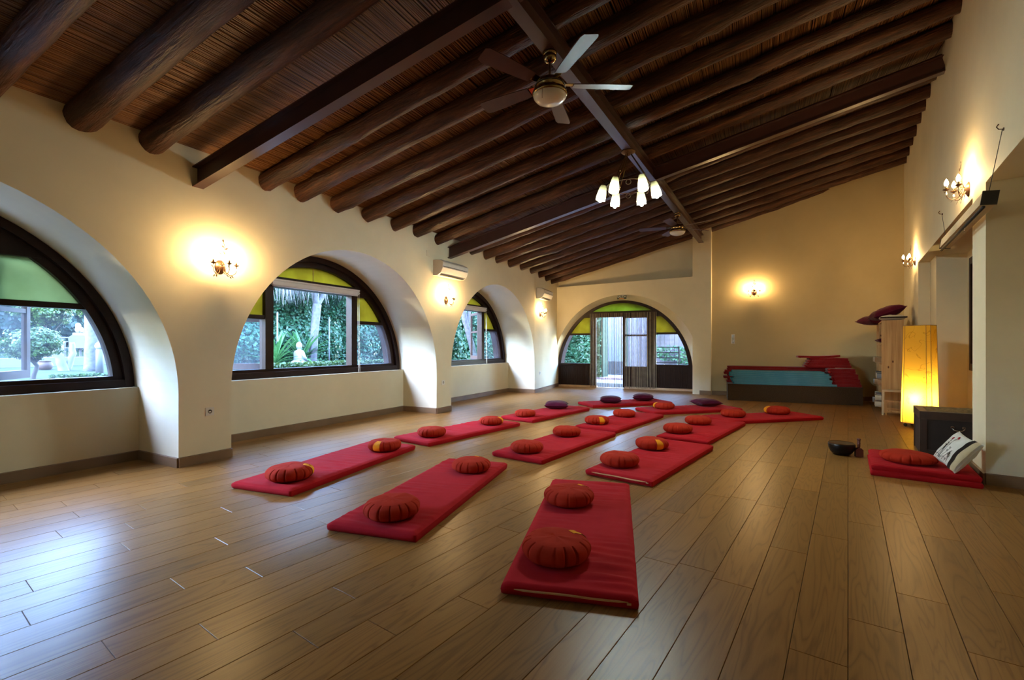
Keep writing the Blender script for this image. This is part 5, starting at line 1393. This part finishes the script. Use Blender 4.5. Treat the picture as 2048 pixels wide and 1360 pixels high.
m = MB(); m.add([W(3.6, -13.75, .70), W(9.5, -13.75, .70), W(9.5, -17.2, .82), W(3.6, -17.2, .82)], [(0, 1, 2, 3)]); o = m.build('red_terrace', M_REDPAVE); tag(o, 'reddish paved strip beyond the low white wall', 'paving', kind='structure')
root = empty('garden_table', Matrix.Translation(W(5.55, -17.0, .78)) @ Matrix.Rotation(AL, 4, 'Z')); tag(root, 'long white garden table under the trees', 'table')
MB().box(-1.1, 1.1, -.4, .4, .70, .74).build('tabletop', M_WHITEW, root)
for sx_ in (-1, 1):
    for sy_ in (-1, 1): MB().box(sx_*.95-.04, sx_*.95+.04, sy_*.32-.04, sy_*.32+.04, 0, .70).build('leg', M_WHITEW, root)
def chair():
    root = empty('garden_chair'); m = MB(); m.box(-.23, .23, -.22, .22, .41, .44); m.build('seat', M_WHITEW, root)
    m = MB(); m.prism([(-.23, .44), (.23, .44), (.25, .78), (.15, .86), (-.15, .86), (-.25, .78)], .19, .22); m.build('backrest', M_WHITEW, root)
    for sx_ in (-1, 1):
        MB().box(sx_*.24-.02, sx_*.24+.02, -.2, .2, .62, .65).build('armrest', M_WHITEW, root)
        for sy_ in (-1, 1): MB().box(sx_*.21-.025, sx_*.21+.025, sy_*.19-.025, sy_*.19+.025, 0, .41 if sy_ > 0 else .62).build('leg', M_WHITEW, root)
    return root
gc = chair(); index_children()
for i, (s, w_, rz, lab) in enumerate(((4.7, -15.9, PI, 'white plastic garden chair at the near left of the long table'), (5.5, -15.9, PI+.2, 'white plastic garden chair at the middle of the long table'), (6.3, -15.9, PI-.15, 'white plastic garden chair at the right end of the table'))):
    o = gc if i == 0 else copy_tree(gc); o.matrix_world = Matrix.Translation(W(s, w_, zg(w_))) @ Matrix.Rotation(AL+rz, 4, 'Z'); tag(o, lab, 'chair', 'white garden chairs')
root = empty('garden_ornament', Matrix.Translation(W(5.2, -17.0, 1.522))); tag(root, 'white stone ornament standing on the garden table', 'ornament')
m = MB(); m.smooth = True; m.sphere((0, 0, .27), .15, 14, 8, (1.35, .8, .85)); m.sphere((-.17, 0, .43), .095, 12, 8, (1, .9, 1.1)); m.tube([(-.08, 0, .30), (-.16, 0, .42)], [.10, .075], 10); m.tube([(.17, .03, .28), (.21, .03, .16)], [.06, .04], 8); m.tube([(-.17, .05, .28), (-.19, .06, .15)], [.05, .04], 8); m.build('figure', M_STONE, root); MB().box(-.2, .2, -.15, .15, 0, .16).build('plinth', M_STONE, root)
# outside the door
M_MOTTLE = simple('mottled_bark', (.085, .065, .06), .8, var=.75, nscale=9)
M_DOORHAZE = simple('pale_blue_haze', (.10, .115, .14), .85, var=.1, nscale=1)  # bright misty glare beyond the door put into this colour
m = MB(); m.prism([(-10.5, 20.6), (-5.0, 21.4), (-5.0, 21.7), (-10.5, 20.9)], -.05, 3.6, axis='z'); o = m.build('door_haze_panel', M_DOORHAZE); tag(o, 'tall pale bluish panel added far outside the door as bright haze', 'wall', kind='structure')  # panel added to cover the sky glare with a pale bluish haze tone
m = MB(); m.add([(-12, 12.9, -.03), (0, 12.9+2.3, -.03), (0, 26, -.03), (-16, 26, -.03)], [(0, 1, 2, 3)]); o = m.build('door_terrace', M_PAVE); tag(o, 'pale paved terrace outside the garden door', 'paving', kind='structure')
m = MB(); m.add([(-9.5, 15.6, -.022), (-4.0, 16.4, -.022), (-4.0, 17.2, -.022), (-9.5, 16.6, -.022)], [(0, 1, 2, 3)]); o = m.build('red_tile_band', M_REDPAVE); tag(o, 'reddish tile band across the terrace outside the door', 'paving', kind='structure')
m = MB(); m.prism([(-9.2, 18.6), (-5.2, 19.2), (-5.2, 19.5), (-9.2, 18.9)], -.03, .55, axis='z'); o = m.build('terrace_low_wall', M_WHITEW); tag(o, 'low white wall beyond the terrace outside the door', 'wall', kind='structure')
def hedge_xy(name, n, P, Q, z0, z1, depth, size, mat, lab, seed):
    root = empty(name); tag(root, lab, 'hedge', kind='stuff'); pts, nn = hedge_pts(n, P, Q, z0, z1, depth, seed)
    cloud('foliage', pts, nn, size, mat, seed=seed, kind='stuff', parent=root)
    P = np.array(P); Q = np.array(Q); d = (Q-P)/np.linalg.norm(Q-P); n2 = np.array([d[1], -d[0]])
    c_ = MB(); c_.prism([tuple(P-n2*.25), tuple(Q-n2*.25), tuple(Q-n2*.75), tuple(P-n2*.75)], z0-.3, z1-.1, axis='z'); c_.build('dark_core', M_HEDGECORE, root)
hedge_xy('door_ivy', 7000, (-10.6, 16.9), (-7.9, 16.9), 0, 4.2, .25, .19, M_IVY, 'big-leaved ivy seen left of the garden door', 7)
trunk('spotted_tree', [(-9.22, 15.8, -.1), (-9.3, 15.8, 1.2), (-9.42, 15.8, 3.2)], [.2, .17, .15], M_MOTTLE, 'mottled pale trunk at the left pane of the garden door')
root = empty('board_fence', TR(-6.9, 17.3, 0, R_(8))); tag(root, 'weathered grey board fence outside, right of the garden door', 'fence')
fr = random.Random(6)
MB().box(-.1, 4.6, .06, .09, -.03, 3.3).build('gap_darkener', M_HEDGECORE, root)  # dark sheet added behind the boards so no light shows in the gaps
for i in range(26):
    x = i*.17; MB().box(x+.003, x+.167, 0, .03, -.03, 3.4+fr.uniform(-.04, .04)).build('fence_board', M_FENCE, root, Matrix.Translation((0, fr.uniform(-.012, .012), 0)))
pts, nn = hedge_pts(2400, (-6.0, 17.28), (-3.2, 17.65), .3, 2.3, .1, 9, 2.0)
keep = np.array([mnoise.noise(Vector((p[0]*1.1, p[2]*1.6, 3))) > .12 for p in pts]); pts = pts[keep]; nn = nn[keep]
o = cloud('climbing_ivy', pts+np.array([0, -.08, 0]), nn, .10, M_IVY, 'patches of ivy climbing over the grey board fence', 'ivy', 9, 'stuff')
root = empty('garden_railing', TR(-5.6, 15.9, 0, R_(6))); tag(root, 'dark iron railing with level bars outside the garden door', 'railing')
for x in (0.0, 1.0): MB().tube([(x, 0, -.03), (x, 0, 1.18)], .022, 8).build('post', M_IRON, root)
for z in (.64, .80, .98, 1.16): MB().tube([(-.02, 0, z), (1.02, 0, z)], .015, 8).build('rail', M_IRON, root)
